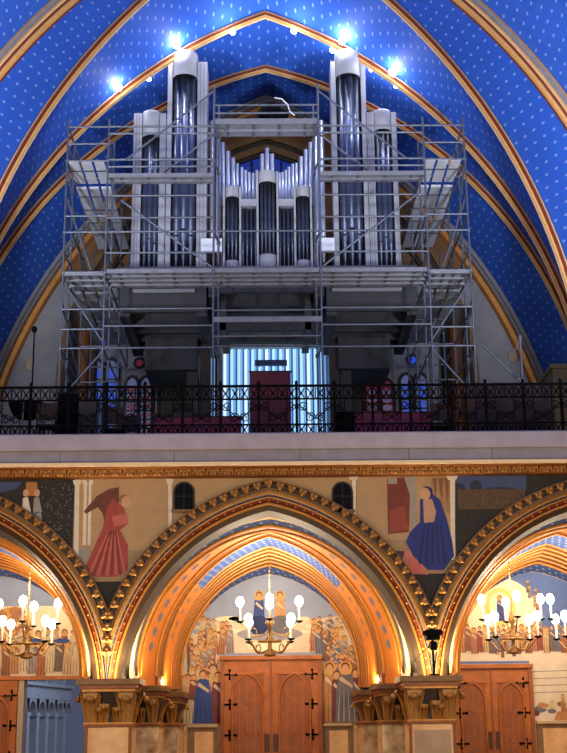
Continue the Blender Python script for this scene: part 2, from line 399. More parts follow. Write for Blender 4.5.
# ================================================================== GALLERY FRONT (Y = 26)
BAY = 6.44; HB = BAY / 2
EA, ZA, RE, RI = 0.78, 2.40, 4.33, 3.66
SPR = 2.68
YF = 26.0
BAYS = [(-BAY, 'left'), (0.0, 'central'), (BAY, 'right')]
ZC0 = 6.78
def clampx(x, cx): return max(cx - HB, min(cx + HB, x))
m = MB()
for cx, _ in BAYS:
    A = full(EA, ZA, RE - .1, 40, cx, SPR)
    for p, q in zip(A, A[1:]):
        a, b = clampx(p[0], cx), clampx(q[0], cx)
        if abs(a - b) < 1e-5: continue
        m.face([(a, YF + .05, p[1]), (b, YF + .05, q[1]), (b, YF + .05, ZC0 + .1), (a, YF + .05, ZC0 + .1)], WALLT)
    m.face([(cx - HB, YF + .05, ZC0), (cx + HB, YF + .05, ZC0), (cx + HB, YF + .05, GF), (cx - HB, YF + .05, GF)], WALLT)
tag(m.build('wall_front'), 'plastered gallery front above the three pointed arches', 'wall', kind='structure')

def arch_front(cx, name, label):
    root = thing(name, label, 'arch', kind='structure', loc=(cx, YF, SPR))
    prof = [(0.0, .05, DKBR), (0.0, -.10, OLIVE), (.04, -.12, DKBR), (.05, -.05, DKBR), (.16, -.05, DKBR), (.17, -.12, OLIVE), (.24, -.15, OLIVE), (.28, -.08, GOLD), (.30, -.08, BEADB), (.345, -.02, BEADB), (.35, -.06, GOLD), (.37, -.06, REDB), (.45, .03, REDB), (.46, -.02, GOLD), (.49, -.03, GOLD), (.50, .04, DKBR), (.60, .12, DKBR), (.67, .5, DKBR)]
    m = MB(); n = 48
    zmin = SPR
    for (d0, y0, mt), (d1, y1, _) in zip(prof, prof[1:]):
        rows = []
        for d, y in ((d0, y0), (d1, y1)):
            rows.append([(clampx(x, cx) - cx, y, z - SPR) for x, z in full(EA, ZA, RE - d, n, cx, zmin)])
        m.grid(rows, mt, False)
    # gold studs on the red band and on the blue bead line
    for d, mt_, r, cnt in ((.41, GOLD, .022, 54), (.325, GOLD, .018, 60)):
        for x, z in full(EA, ZA, RE - d, cnt // 2, 0, zmin)[1:-1]:
            m.ball((clampx(x, 0), -.035, z - SPR), r, mt_, seg=5, rings=3)
    m.build('moulding', root)
    return root
arches = [arch_front(BAYS[1][0], 'trim_7', 'carved gold central arch of the gallery front'), arch_front(BAYS[0][0], 'trim_8', 'carved gold arch at the left edge of the gallery front'), arch_front(BAYS[2][0], 'trim_9', 'carved gold arch at the right edge of the gallery front')]
# crocket leaves along each arch
def crocket():
    b = MB()
    b.ball((0, -.03, .00), .075, GOLDB, 1.15, .7, .9, 8, 5)
    b.ball((-.045, -.06, .035), .042, GOLDB, 1, .9, 1.1, 6, 4); b.ball((.045, -.06, .035), .042, GOLDB, 1, .9, 1.1, 6, 4)
    b.ball((0, -.075, -.03), .045, GOLDB, .8, .9, 1.2, 6, 4)
    return b
cr0 = None
for (cx, _), root in zip([BAYS[1], BAYS[0], BAYS[2]], arches):
    nn = 21
    for s in (-1, 1):
        L = parc(EA, ZA, RE - .10, nn, 0, SPR + .55, s)
        for i, (x, z) in enumerate(L[:-1] if s == 1 else L):
            if abs(x) > HB - .03: x = s * (HB - .03)
            if cr0 is None: o = crocket().build('leaf_crocket', root); cr0 = o
            else: o = cr0.copy(); COL.objects.link(o); o.parent = root
            k = min(i + 1, len(L) - 1); j = max(k - 1, 0)
            ang = atan2(L[k][1] - L[j][1], L[k][0] - L[j][0])
            o.location = (x, -.06, z - SPR); o.rotation_euler = (0, -ang + (pi if s == 1 else 0), 0)

# cornice and parapet
c = thing('trim_10', 'carved gold cornice with a row of leaf rosettes under the stone parapet', 'cornice', kind='structure')
zt, zb = zat(462, 25.7), zat(475.5, 25.9)
m = MB(); XL = 11.0
prof = [(26.05, zb - .02), (25.93, zb), (25.9, zb + .04), (25.93, zb + .06), (25.93, zt - .11), (25.84, zt - .07), (25.76, zt - .06)]
m.grid([[(x, y, z) for y, z in prof] for x in (-XL, XL)], GOLDD, False)
m.build('cove', c)
m = MB(); m.box(-XL, XL, 25.7, 26.3, zt - .06, zt + .015, CREAM); m.build('top_fillet', c)
r0 = None; zr = (zb + zt) / 2 - .015
for i in range(-27, 28):
    x = i * .285
    if r0 is None:
        b = MB(); b.ball((0, -.02, 0), .035, GOLDB, 1, 1, 1, 6, 4)
        for k in range(5):
            a = pi / 2 + 2 * pi * k / 5; b.ball((.062 * cos(a), -.01, .062 * sin(a)), .045, GOLDB, 1, .8, 1, 6, 4)
        b.tube([(-.12, 0, -.08), (-.10, -.03, .06), (0, -.02, .105), (.10, -.03, .06), (.12, 0, -.08)], .018, GOLDB, 5)
        r0 = b.build('carved_rosette', c); o = r0
    else: o = r0.copy(); COL.objects.link(o); o.parent = c
    o.location = (x, 25.92, zr)
m = MB(); zp1 = zat(449, 25.8); zp0 = GF + .02
m.box(-XL, XL, 25.86, 26.5, zt + .015, zp1, STONE2)
joint = mat('stone_joint', (92, 86, 94), .9)
for px in (174, 409, 492, 60, 300): m.box(xat(px, 455, 25.85) - .006, xat(px, 455, 25.85) + .006, 25.852, 25.9, zt + .02, zp1 - .01, joint)
tag(m.build('trim_11'), 'grey lower stone course of the gallery parapet with vertical joints', 'parapet', kind='structure')
m = MB(); m.grid([[(x, y, z) for y, z in ((26.0, zp1), (25.80, zp1), (25.78, zp1 + .03), (25.80, zp0 - .03), (25.84, zp0), (26.5, zp0))] for x in (-XL, XL)], STONE, False)
tag(m.build('trim_12'), 'pale upper stone coping of the gallery parapet below the railing', 'parapet', kind='structure')

# ================================================================== SPANDREL PAINTINGS (flat on the plaster)
def flat(m, pts, Y, mt): m.face([(x, Y, z) for x, z in pts], mt)
def pmat(n, c, noise=.15, sc=6): return mat('paint_' + n, c, .75, 0, noise, sc)
def ell(cx, cz, a, b, n=14, rot=0):
    return [(cx + a * cos(2 * pi * k / n) * cos(rot) - b * sin(2 * pi * k / n) * sin(rot), cz + a * cos(2 * pi * k / n) * sin(rot) + b * sin(2 * pi * k / n) * cos(rot)) for k in range(n)]
YP = YF + .03
def px(pts, Y=YP): return [(at(a, b, Y).x, at(a, b, Y).z) for a, b in pts]
def spandrel_poly(cx, n=26, d=.06, ztop=None):
    """area between the two arch backs over the pier at cx"""
    z1 = ztop or ZC0 - .02
    L = [(x, z) for x, z in parc(EA, ZA, RE - d, n, cx - HB, SPR, 1) if x <= cx - 0.0 and z < z1]
    return L
def arch_z(x):
    """height of the arch back above point x"""
    k = round(x / BAY); dx = abs(x - k * BAY)
    return ZA + sqrt(max(0, (RE - .04) ** 2 - (dx + EA) ** 2))
def strip_area(m, xa, xb, zlo, zhi, Y, mt, n=24):
    """painted field from xa to xb, its lower edge following the arch backs"""
    for i in range(n):
        a = xa + (xb - xa) * i / n; b = xa + (xb - xa) * (i + 1) / n
        la, lb = max(zlo, arch_z(a)), max(zlo, arch_z(b))
        if la >= zhi - .001 and lb >= zhi - .001: continue
        m.face([(a, Y, min(la, zhi)), (b, Y, min(lb, zhi)), (b, Y, zhi), (a, Y, zhi)], mt)
ZT = ZC0 - .0
G_DARK = pmat('garden_dark', (40, 36, 30), .5, 9); G_SPK = pmat('speck', (110, 104, 92)); P_COL = pmat('pale_column', (218, 204, 180)); P_TAN = WALLT; P_FLOOR = pmat('paved', (160, 132, 96), .25, 3)
ROSE = pmat('rose_robe', (158, 66, 58), .2, 4); ROSED = pmat('rose_fold', (124, 44, 42)); ROSEL = pmat('rose_light', (184, 98, 84)); FLESH = pmat('flesh', (196, 150, 108)); HAIR = pmat('hair', (140, 96, 50))
BLUER = pmat('blue_robe', (34, 48, 118), .2, 4); BLUED = pmat('blue_fold', (24, 32, 84)); PINK = pmat('pink_hem', (186, 116, 96)); SKYB = pmat('hill_blue', (60, 74, 112)); FENCE = pmat('fence', (92, 68, 44), .4, 14); DKRED = pmat('dark_red', (112, 48, 36)); GREYB = pmat('grey_block', (150, 142, 130)); BLK = pmat('triangle', (34, 30, 28), .5, 14)

# left spandrel
m = MB(); c0 = -HB
xA = xat(74, 510, YP); xB = xat(170, 500, YP)
strip_area(m, xA, xB, zat(579, YP), ZT, YP, P_TAN, 40)
strip_area(m, xA, xB, zat(579, YP), zat(549, YP), YP - .002, P_FLOOR, 40)
strip_area(m, c0 - 1.0, c0 + 1.0, SPR + .5, zat(580, YP), YP - .002, BLK, 30)
strip_area(m, xat(-70, 500, YP), xA, SPR + 1, ZT, YP, G_DARK, 40)
rnd = random.Random(3)
for k in range(110):
    a, b = rnd.uniform(42, 73), rnd.uniform(483, 556)
    p = at(a, b, YP)
    if p.z > arch_z(p.x) + .06: flat(m, ell(p.x, p.z, .018, .012, 6, rnd.uniform(0, 3)), YP - .004, G_SPK)
flat(m, px([(0, 482), (22, 482), (16, 489), (0, 493)]), YP - .003, SKYB)
for dx, cc in ((0, P_COL), (11, GREYB)):     # two small pale standing figures in the garden
    flat(m, px([(23 + dx, 498), (28 + dx, 497), (31 + dx, 512), (22 + dx, 514)]), YP - .005, cc); flat(m, px([(24 + dx, 512), (30 + dx, 512), (31 + dx, 521), (25 + dx, 517)]), YP - .005, GREYB); p = at(26 + dx, 493, YP); flat(m, ell(p.x, p.z, .06, .08), YP - .006, FLESH)
flat(m, px([(26, 482), (37, 482), (38, 496), (26, 496)]), YP - .004, pmat('amber', (170, 112, 50)))
for x0_, x1_, yb in ((75, 79.5, 566), (84, 87, 545), (89, 91.5, 545)):
    flat(m, px([(x0_, 484), (x1_, 484), (x1_ - 1, yb), (x0_ - 1.5, yb)]), YP - .006, P_COL); flat(m, px([(x0_ - 2, 480), (x1_ + 2, 480), (x1_ + 1, 485), (x0_ - 1, 485)]), YP - .007, P_COL)
flat(m, px([(168, 483), (172, 483), (172, 530), (168.5, 530)]), YP - .006, P_COL); flat(m, px([(166, 479), (173.4, 479), (172.5, 484), (167, 484)]), YP - .007, P_COL)
flat(m, px([(78, 549), (90, 546), (90, 562), (77, 570)]), YP - .005, GREYB)
# rose robed figure: a plain bell of drapery with folds
flat(m, px([(113, 498), (124, 508), (128, 524), (120, 530), (128, 545), (128, 570), (116, 577), (97, 577), (83, 571), (93, 550), (103, 527), (107, 507)]), YP - .008, ROSE)
for k in range(9):
    t = k / 8; a = 88 + 36 * t
    flat(m, px([(108 + 8 * t, 531), (109.4 + 8 * t, 531), (a + 2.2, 575.5), (a, 575)]), YP - .010, ROSED if k % 2 else ROSEL)
flat(m, px([(112, 517), (127, 513), (128, 523), (114, 527)]), YP - .011, ROSEL)
flat(m, px([(119, 487), (109, 489), (97, 496), (84, 511), (86, 514), (98, 507), (103, 514), (105, 528), (113, 520), (119, 508)]), YP - .007, pmat('brown_cloak', (104, 56, 36), .3, 6))
p = at(126, 502, YP); flat(m, ell(p.x, p.z, .10, .12), YP - .012, FLESH); flat(m, ell(p.x - .04, p.z + .05, .11, .10), YP - .011, HAIR)
tag(m.build('mural', None, (c0, YP, 4.5)), 'painted spandrel left of the central arch with a rose robed figure', 'mural')

# right spandrel
m = MB(); c1 = HB
xA = xat(357, 500, YP); xB = xat(454, 510, YP)
strip_area(m, xA, xB, zat(574, YP), ZT, YP, P_TAN, 40)
strip_area(m, xA, xB, zat(574, YP), zat(541, YP), YP - .002, P_FLOOR, 40)
strip_area(m, c1 - 1.0, c1 + 1.0, SPR + .5, zat(575, YP), YP - .002, BLK, 30)
strip_area(m, xB, xat(620, 480, YP), SPR + 1, ZT, YP, G_DARK, 40)
strip_area(m, xB, xat(526, 480, YP), zat(492, YP), ZT, YP - .002, SKYB, 20)
strip_area(m, xat(458, 500, YP), xat(524, 480, YP), zat(511, YP), zat(491, YP), YP - .004, FENCE, 24)
for a, b, c_, d in ((456, 484, 14, 9), (476, 482, 9, 10), (500, 486, 24, 6)): p = at(a, b + 5, YP); flat(m, ell(p.x, p.z, c_ * .0207 * .7, d * .0207 * .7), YP - .003, pmat('hill_dark', (34, 40, 60)))
for x0_, x1_, yb in ((352, 356, 526), (450, 455, 560)):
    flat(m, px([(x0_, 479), (x1_, 479), (x1_, yb), (x0_ + 1, yb)]), YP - .006, P_COL); flat(m, px([(x0_ - 4, 475.5), (x1_ + 3, 475.5), (x1_ + 1, 480), (x0_ - 2, 480)]), YP - .007, P_COL)
flat(m, px([(387, 479), (405, 477), (410, 490), (409, 532), (388, 534)]), YP - .005, DKRED)
flat(m, px([(404, 477), (416, 477), (416, 535), (411, 535), (410, 495)]), YP - .006, GREYB)
flat(m, px([(388, 478), (397, 478), (397, 484), (388, 484)]), YP - .007, GREYB)
flat(m, px([(389, 510), (404, 506), (409, 530), (389, 533)]), YP - .007, pmat('rust', (140, 64, 46)))
flat(m, px([(430, 478), (450, 477), (452, 515), (440, 508), (432, 495)]), YP - .005, pmat('hanging', (168, 128, 84), .3, 8))
for k in range(3): flat(m, px([(432 + 6 * k, 478), (437 + 6 * k, 478), (436 + 6 * k, 500 + 4 * k)]), YP - .006, pmat('hanging_dark', (122, 84, 54)))
flat(m, px([(386, 551), (410, 551), (424, 575), (398, 575)]), YP - .006, pmat('cushion', (72, 50, 44)))
flat(m, px([(405, 550), (415, 550), (428, 575), (400, 570)]), YP - .008, PINK)
flat(m, px([(407, 560), (418, 556), (426, 574), (412, 574)]), YP - .009, ROSEL)
flat(m, px([(420, 500), (430, 492), (440, 500), (447, 520), (452, 540), (454, 556), (444, 570), (428, 570), (413, 556), (406, 542), (410, 532), (420, 522)]), YP - .010, BLUER)
for k in range(5): flat(m, px([(424 + 4 * k, 524), (425.5 + 4 * k, 524), (421 + 6.4 * k, 565), (418 + 6.4 * k, 562)]), YP - .011, BLUED)
flat(m, px([(423, 500), (432, 499), (436, 512), (434, 522), (424, 523)]), YP - .012, pmat('bodice', (186, 142, 112)))
p = at(425, 494, YP); flat(m, ell(p.x, p.z, .11, .13), YP - .013, FLESH); flat(m, ell(p.x + .04, p.z + .05, .12, .11), YP - .012, BLUED)
tag(m.build('mural', None, (c1, YP, 4.5)), 'painted spandrel right of the central arch with a blue robed seated figure', 'mural')

# two small arched niches painted dark in the plaster
for pxx, lab in ((184, 'left'), (342.5, 'right')):
    y0_ = 496.5; p = at(pxx, y0_, YP); n_ = MB(); hw = .20; zt_, zb_ = zat(482.5, YP, pxx), zat(510, YP, pxx)
    A = [(p.x + hw * cos(pi - pi * k / 12), zt_ - hw + hw * sin(pi - pi * k / 12)) for k in range(13)]
    poly = [(p.x - hw, zb_)] + A + [(p.x + hw, zb_)]
    t_ = thing('niche_window', 'small dark round headed window on the plaster at the upper %s of the central arch' % lab, 'window', loc=(p.x, YP, zb_)); t_['_o'] = (p.x, YP, zb_)
    n_.face([(x, YP - .005, z) for x, z in poly], mat('niche_dark', (14, 16, 24), .8, spec=.1)); n_.build('pane', t_, (p.x, YP, zb_))
    n_ = MB(); n_.tube([(x, YP - .01, z) for x, z in poly], .02, DKBR, 6); n_.box(p.x - hw - .05, p.x + hw + .05, YP - .08, YP, zb_ - .05, zb_, OLIVE); n_.build('surround', t_, (p.x, YP, zb_))
    n_ = MB(); n_.tube([(p.x, YP - .012, zb_), (p.x, YP - .012, zt_)], .008, LEAD, 5); n_.tube([(p.x - hw, YP - .012, (zb_ + zt_) / 2), (p.x + hw, YP - .012, (zb_ + zt_) / 2)], .008, LEAD, 5); n_.build('glazing_bar', t_, (p.x, YP, zb_)); del t_['_o']

# ================================================================== VAULTS UNDER THE GALLERY
def loft_def(apy, spx, Y, spy=676):
    p = at(269.5, apy, Y); s = at(spx, spy, Y); zs_ = s.z; a = abs(s.x); h = p.z - zs_
    e = (h * h - a * a) / (2 * a); return (Y, e, zs_, a + e)
LD = [((514, 129.5, 26.5), CREAM, 1, None), ((519, 133, 26.7), BEADB, 1, WEB), ((524.5, 136, 26.9), GOLD, 2, None), ((529, 139.5, 27.3), ORANGE, 1, None),
      ((530.5, 155, 28.2), RIBRED, 1, None), ((532, 158, 28.35), GOLD, 2, None), ((535, 161.5, 28.6), ORANGE, 1, WEB), ((546, 171, 29.7), GOLD, 5, None), ((564, 180, 30.9), ORANGE, 1, WEB), ((574, 182, 31.42), GOLD, 1, None)]
NB = 36
def under_vault(cx, name, label):
    root = thing(name, label, 'vault', kind='structure', loc=(cx, 26.5, SPR)); root['_o'] = (cx, 26.5, SPR)
    curves = [loft_def(*q[0]) for q in LD]
    webs = MB(); bands = MB(); ros = MB()
    for i in range(len(LD) - 1):
        (Y0, e0, z0, R0), (Y1, e1, z1, R1) = curves[i], curves[i + 1]; mt, sub, topm = LD[i][1:]
        rows = []; uvs = []
        steps = [(0, 0), (.5, .5), (1, 1)]
        if sub > 1:
            steps = []
            for k in range(sub): steps += [(k / sub, k / sub), ((k + .62) / sub, (k + .05) / sub), ((k + .98) / sub, (k + .1) / sub)]
            steps.append((1, 1))
        for tr, t in steps:
            c_ = full((1 - tr) * e0 + tr * e1, (1 - tr) * z0 + tr * z1, (1 - tr) * R0 + tr * R1, NB, cx)
            c_ = [(c_[0][0], c_[0][1] - .3)] + c_ + [(c_[-1][0], c_[-1][1] - .3)]
            rows.append([(x, (1 - t) * Y0 + t * Y1, z) for x, z in c_]); al = arclen(c_); uvs.append([(a + .03, ((1 - t) * Y0 + t * Y1)) for a in al])
        def mf(r, j, sub=sub, mt=mt, topm=topm):
            tt = min(j - .5, 2 * NB - j + .5) / NB
            if sub > 1: return (GOLD, RIBRED, GOLDD)[r % 3]
            if topm is not None and tt > .52: return topm
            return mt
        bands.grid(rows, mt, sub <= 1, False, uv=uvs, mfun=mf)
    # painted blue rosettes on the two orange bands
    for i, lo, hi, cnt, r_ in ((3, .14, .66, 8, .105), (6, .22, .5, 5, .075)):
        (Y0, e0, z0, R0), (Y1, e1, z1, R1) = curves[i], curves[i + 1]
        for s in (-1, 1):
            for k in range(cnt):
                u = lo + (hi - lo) * k / (cnt - 1)
                def pt(u, t):
                    e = (1 - t) * e0 + t * e1; z = (1 - t) * z0 + t * z1; R = (1 - t) * R0 + t * R1 - .01
                    a = acos(e / R) * u; return Vector((cx + s * (R * cos(a) - e), (1 - t) * Y0 + t * Y1, z + R * sin(a)))
                c_ = pt(u, .5); du = (pt(u + .01, .5) - c_).normalized(); dt = (pt(u, 1) - pt(u, 0)); w_ = dt.length; dt.normalize()
                rr = min(r_, w_ * .36)
                ros.face([c_ + du * rr * cos(q * pi / 4 + .39) + dt * rr * 1.0 * sin(q * pi / 4 + .39) for q in range(8)], ROSB)
    # gold rolls on the main edges
    for i in (0, 2, 3, 4, 6, 8):
        Y0, e0, z0, R0 = curves[i]
        bands.tube([(x, Y0, z) for x, z in full(e0, z0, R0 - .02, NB, cx)], .035, GOLD if i else CREAM, 6, False)
    bands.build('ribs_and_webs', root, (cx, 26.5, SPR)); ros.build('rosettes', root, (cx, 26.5, SPR)); del root['_o']
under_vault(0, 'ceiling_center', 'gold ribbed vault under the gallery behind the central arch')
under_vault(-BAY, 'ceiling_left', 'gold ribbed vault under the gallery behind the left arch')
under_vault(BAY, 'ceiling_right', 'gold ribbed vault under the gallery behind the right arch')

# ================================================================== PIERS
def leaf_mesh(h, w, out):
    """acanthus leaf rising from the neck and curling outward; local -Y is outward"""
    m = MB(); n = 9; rows = []
    for i in range(n + 1):
        t = i / n
        if t < .7: q_ = t / .7; z = h * q_ * .86; y = -out * (.12 * q_ + .38 * q_ ** 3)
        else:
            a = (t - .7) / .3 * pi * 1.3; r = h * .14; y = -out * .5 - r * sin(a * .5) * 1.3 + r * .25 * (1 - cos(a)); z = h * .86 + r * sin(a)
        ww = w * (.55 + .45 * min(1, t / .7)) * (1 - .5 * max(0, t - .75) / .25)
        rows.append([(ww * q / 2, y - .03 * (1 - q * q) + (.018 if abs(q) == .5 else 0), z) for q in (-1, -.5, 0, .5, 1)])
    m.grid(rows, GOLDB, True)
    for q in (-.25, 0, .25): m.tube([(w * q * .9, -.03 - .01, h * .03), (w * q * 1.2, -out * .2 - .035, h * .52), (w * q * 1.3, -out * .5 - .04, h * .86)], .012, GOLD, 5)
    tip = rows[-1][2]; m.ball((0, tip[1] - .01, tip[2] + .01), h * .12, GOLDB, 1.3, .9, .9, 7, 5)
    return m
CAPB, CAPT = 1.78, 2.36
def pier(cx, lab, side):
    root = thing('pier', 'stepped marble pier with gold leaf capitals %s' % lab, 'pillar', loc=(cx, 26.4, 0)); root['_o'] = (cx, 26.4, 0); O = (cx, 26.4, 0)
    lv = [(.60, 25.75, 26.75, 2.70, .69), (1.02, 26.95, 28.3, 2.60, 1.10), (1.26, 28.9, 31.3, 2.53, 1.34)]
    for k, (hw, y0, y1, zt_, aw) in enumerate(lv):
        ho = hw - .15 if k == 0 else .56 - .04 * k          # the side towards the outer bay stays narrow
        def X0(q): return cx - (ho - q if side < 0 else hw - q)      # left edge, inset by q
        def X1(q): return cx + (hw - q if side < 0 else ho - q)
        m = MB(); cb = CAPB + 0.02
        m.box(X0(.07), X1(.07), y0 + .1, y1, 0, cb, MARBLE if k == 0 else MARBLEV)
        if k == 0:
            m.box(X0(.17), X1(.17), y0 + .09, y0 + .11, .3, cb - .12, MARBLEG if side > 0 else MARBLE)
            for q in (X0(.1), X1(.1)): m.box(q - .03, q + .03, y0 + .085, y0 + .11, 0, cb, GOLDD)
        m.build('shaft', root, O)
        m = MB(); m.box(X0(.03), X1(.03), y0 + .05, y1, cb, cb + .05, GOLDD); m.box(X0(.05), X1(.05), y0 + .07, y1, cb + .05, cb + .08, GOLD); m.build('neck_ring', root, O)
        m = MB(); zt0 = zt_ - .24
        m.grid([[(X0(a), y0 + d, z), (X1(a), y0 + d, z), (X1(a), y1, z), (X0(a), y1, z)] for a, d, z in ((.1, .12, cb + .08), (.11, .13, cb + .3), (.03, .05, zt0))], DKBR, False, True)
        m.build('capital_bell', root, O)
        m = MB()
        for a, d, z0_, z1_, mt in ((-aw + hw + .10, -.02, zt0, zt0 + .05, GOLD), (-aw + hw + .06, -.06, zt0 + .05, zt0 + .13, GOLDD), (-aw + hw, -.12, zt0 + .13, zt_, OLIVE)): m.box(X0(a), X1(a), y0 + d, y1, z0_, z1_, mt)
        m.build('abacus', root, O)
        hgt = zt0 - cb - .08
        if k == 0: spots = [(-.42, 0, 1, .42), (0, 0, .62, .26), (.42, 0, 1, .42), (-.24, 0, .5, .2), (.24, 0, .5, .2)] + [(s_ * hw, .5, 1, .3) for s_ in (-1, 1)]; spots = [(dx - side * .15 if dx * side > .1 else dx, dy, sc, w_) for dx, dy, sc, w_ in spots]
        else:
            s_ = -side
            spots = [(s_ * (hw - .2), 0, 1, .30)] + ([(s_ * (hw - .42), 0, .62, .2)] if k == 1 else []) + [(s_ * hw, .5, 1, .3)]
        for dx, dy, sc, w_ in spots:
            lm = leaf_mesh(hgt * sc, w_, .3)
            o = lm.build('acanthus_leaf', root)
            if dy > 0: o.rotation_euler = (0, 0, pi / 2 if dx > 0 else -pi / 2)
            o.location = Vector((cx + dx - (math.copysign(.10, dx) if dy > 0 else 0), y0 + .1 + dy, cb + .08)) - Vector(O)
    del root['_o']
    for s in (-1, 1):
        lamp('arch_uplight', 'SPOT', (cx + s * .30, 25.72, 2.76), 300, WARM, .04, (cx + s * .62, 26.02, 4.2), 110, .9)
        lamp('arch_uplight', 'POINT', (cx + s * .26, 25.80, 2.86), 42, WARM, .03)
        lamp('soffit_uplight', 'SPOT', (cx + s * .60, 26.35, 2.78), 130, WARM, .04, (cx + s * .78, 26.9, 4.6), 120, .9)
        if s == -side:
            lamp('vault_uplight', 'SPOT', (cx + s * .80, 27.05, 2.68), 62, WARM, .05, (cx + s * 1.3, 28.0, 5.0), 130, .9)
            lamp('vault_uplight', 'POINT', (cx + s * .72, 27.0, 2.8), 14, WARM, .03)
            lamp('vault_uplight', 'SPOT', (cx + s * 1.05, 29.0, 2.62), 62, WARM, .05, (cx + s * 1.6, 30.0, 5.0), 130, .9)
            lamp('vault_uplight', 'POINT', (cx + s * 1.0, 28.95, 2.75), 14, WARM, .03)
        else: lamp('vault_uplight', 'SPOT', (cx + s * .66, 27.6, 2.8), 60, WARM, .05, (cx + s * 1.6, 29.0, 5.0), 130, .9)
pier(-HB, 'left of the central arch', -1)
pier(HB, 'right of the central arch', 1)

# ================================================================== WALL BEHIND THE ARCHES, murals, dado, doors  (Y = 31.5)
YB = 31.5
DC = 5.3; ODZ = zat(680, YB, 50)
ox0, ox1 = xat(19, 700, YB), xat(19, 700, YB) + 2.0
m = MB(); m.box(-12, ox0, YB, YB + .3, 0, 7.2, MARBLE); m.box(ox1, 12, YB, YB + .3, 0, 7.2, MARBLE); m.box(ox0, ox1, YB, YB + .3, ODZ, 7.2, MARBLE)
tag(m.build('wall_back'), 'entrance wall behind the arches', 'wall', kind='structure')
DT = zat(657, YB); DTR = zat(665.5, YB, 490); SILLZ = zat(724, YB)
DW = 1.19; rx0, rx1 = xat(451, 710, YB), xat(532, 710, YB)
# murals: plain crowds of robed figures in the colours of the photograph
M_SKY = pmat('sky', (150, 162, 190), .12, 2); M_SKYD = pmat('sky_deep', (92, 116, 172), .15, 2); M_CLOUD = pmat('cloud', (214, 200, 176), .12, 3); M_CREAM = pmat('creamglow', (238, 222, 184), .08, 3); M_YEL = pmat('yellow', (232, 198, 110), .1, 3)
ROBES = [pmat('robe%d' % i, c, .2, 9) for i, c in enumerate([(184, 130, 78), (168, 104, 64), (198, 164, 118), (140, 92, 62), (150, 142, 138), (112, 98, 92), (176, 116, 86), (206, 184, 142), (104, 114, 140), (146, 70, 56)])]
HALO = pmat('halo', (212, 162, 80)); MFL = pmat('mflesh', (206, 158, 116)); MHAIR = pmat('mhair', (112, 70, 42)); FOLD = pmat('mfold', (96, 66, 52)); MBLUE = pmat('mblue', (48, 74, 138), .2, 6); MBLUED = pmat('mblued', (30, 48, 100)); MPLUM = pmat('mplum', (112, 52, 62), .2, 6); MIVORY = pmat('mivory', (206, 186, 150), .2, 6); MGREY = pmat('mgrey', (104, 104, 112), .2, 6)
def figure(m, x, z, h, robe, Y, hair=None, halo=True, lean=0.0, fold=FOLD, nf=3):
    w = h * .30
    flat(m, [(x - w * .5, z), (x + w * .5, z), (x + w * .42 + lean, z + h * .55), (x + w * .34 + lean, z + h * .80), (x + lean, z + h * .84), (x - w * .34 + lean, z + h * .80), (x - w * .42 + lean, z + h * .55)], Y, robe)
    for k in range(nf):
        q = (k + .5) / nf - .5
        flat(m, [(x + w * q - .006, z + .01), (x + w * q + .012, z + .01), (x + w * q * .6 + lean, z + h * .72)], Y - .0015, fold)
    r = h * .075; hx, hz = x + lean, z + h * .90
    if halo: flat(m, ell(hx, hz, r * 1.6, r * 1.6, 12), Y - .001, HALO)
    flat(m, ell(hx, hz + r * .25, r * 1.02, r * 1.1, 10), Y - .002, hair or MHAIR); flat(m, ell(hx, hz - r * .15, r * .8, r, 10), Y - .003, MFL)
    flat(m, [(x - w * .30 + lean, z + h * .70), (x + w * .28 + lean, z + h * .56), (x + w * .32 + lean, z + h * .61), (x - w * .2 + lean, z + h * .76)], Y - .002, robe if nf < 3 else MIVORY)
def crowd(m, xa, xb, z0, z1, hfig, Y0, seed, dens=1.0, keep=None):
    rn = random.Random(seed); rows = max(1, int((z1 - z0) / (hfig * .34))); Y = Y0
    for r in range(rows, -1, -1):
        z = z0 + (z1 - z0) * r / max(1, rows); n = max(2, int((xb - xa) / (hfig * .22) * dens))
        for k in range(n):
            x = xa + (xb - xa) * (k + rn.uniform(.2, .8)) / n
            if keep and not keep(x, z): continue
            figure(m, x, z + rn.uniform(-.04, .04), hfig * rn.uniform(.9, 1.08), rn.choice(ROBES), Y, lean=rn.uniform(-.05, .05), halo=rn.random() < .5)
            Y -= .0002
        Y -= .003
PYB = YB - .008
def arch_sheet(m, cx, mt, hole0, hole1, hz, zlo):
    Y_, e, zs_, R = loft_def((574, 182, 31.42)[0], 182, 31.42); A = full(e, zs_, R - .01, 24, cx)
    n = 60; xa, xb = A[0][0], A[-1][0]
    def top(x):
        d = abs(x - cx); return zs_ + sqrt(max(0, R * R - (d + e) ** 2))
    for i in range(n):
        a = xa + (xb - xa) * i / n; b = xa + (xb - xa) * (i + 1) / n; z = hz if hole0 < (a + b) / 2 < hole1 else zlo
        m.face([(a, YB - .004, z), (b, YB - .004, z), (b, YB - .004, top(b)), (a, YB - .004, top(a))], mt)
    return top
def inside(x, z, cx):
    Y_, e, zs_, R = loft_def(574, 182, 31.42); d = abs(x - cx)
    if d > R - e - .06: return False
    return z < zs_ + sqrt(max(0, R * R - (d + e) ** 2)) - .05
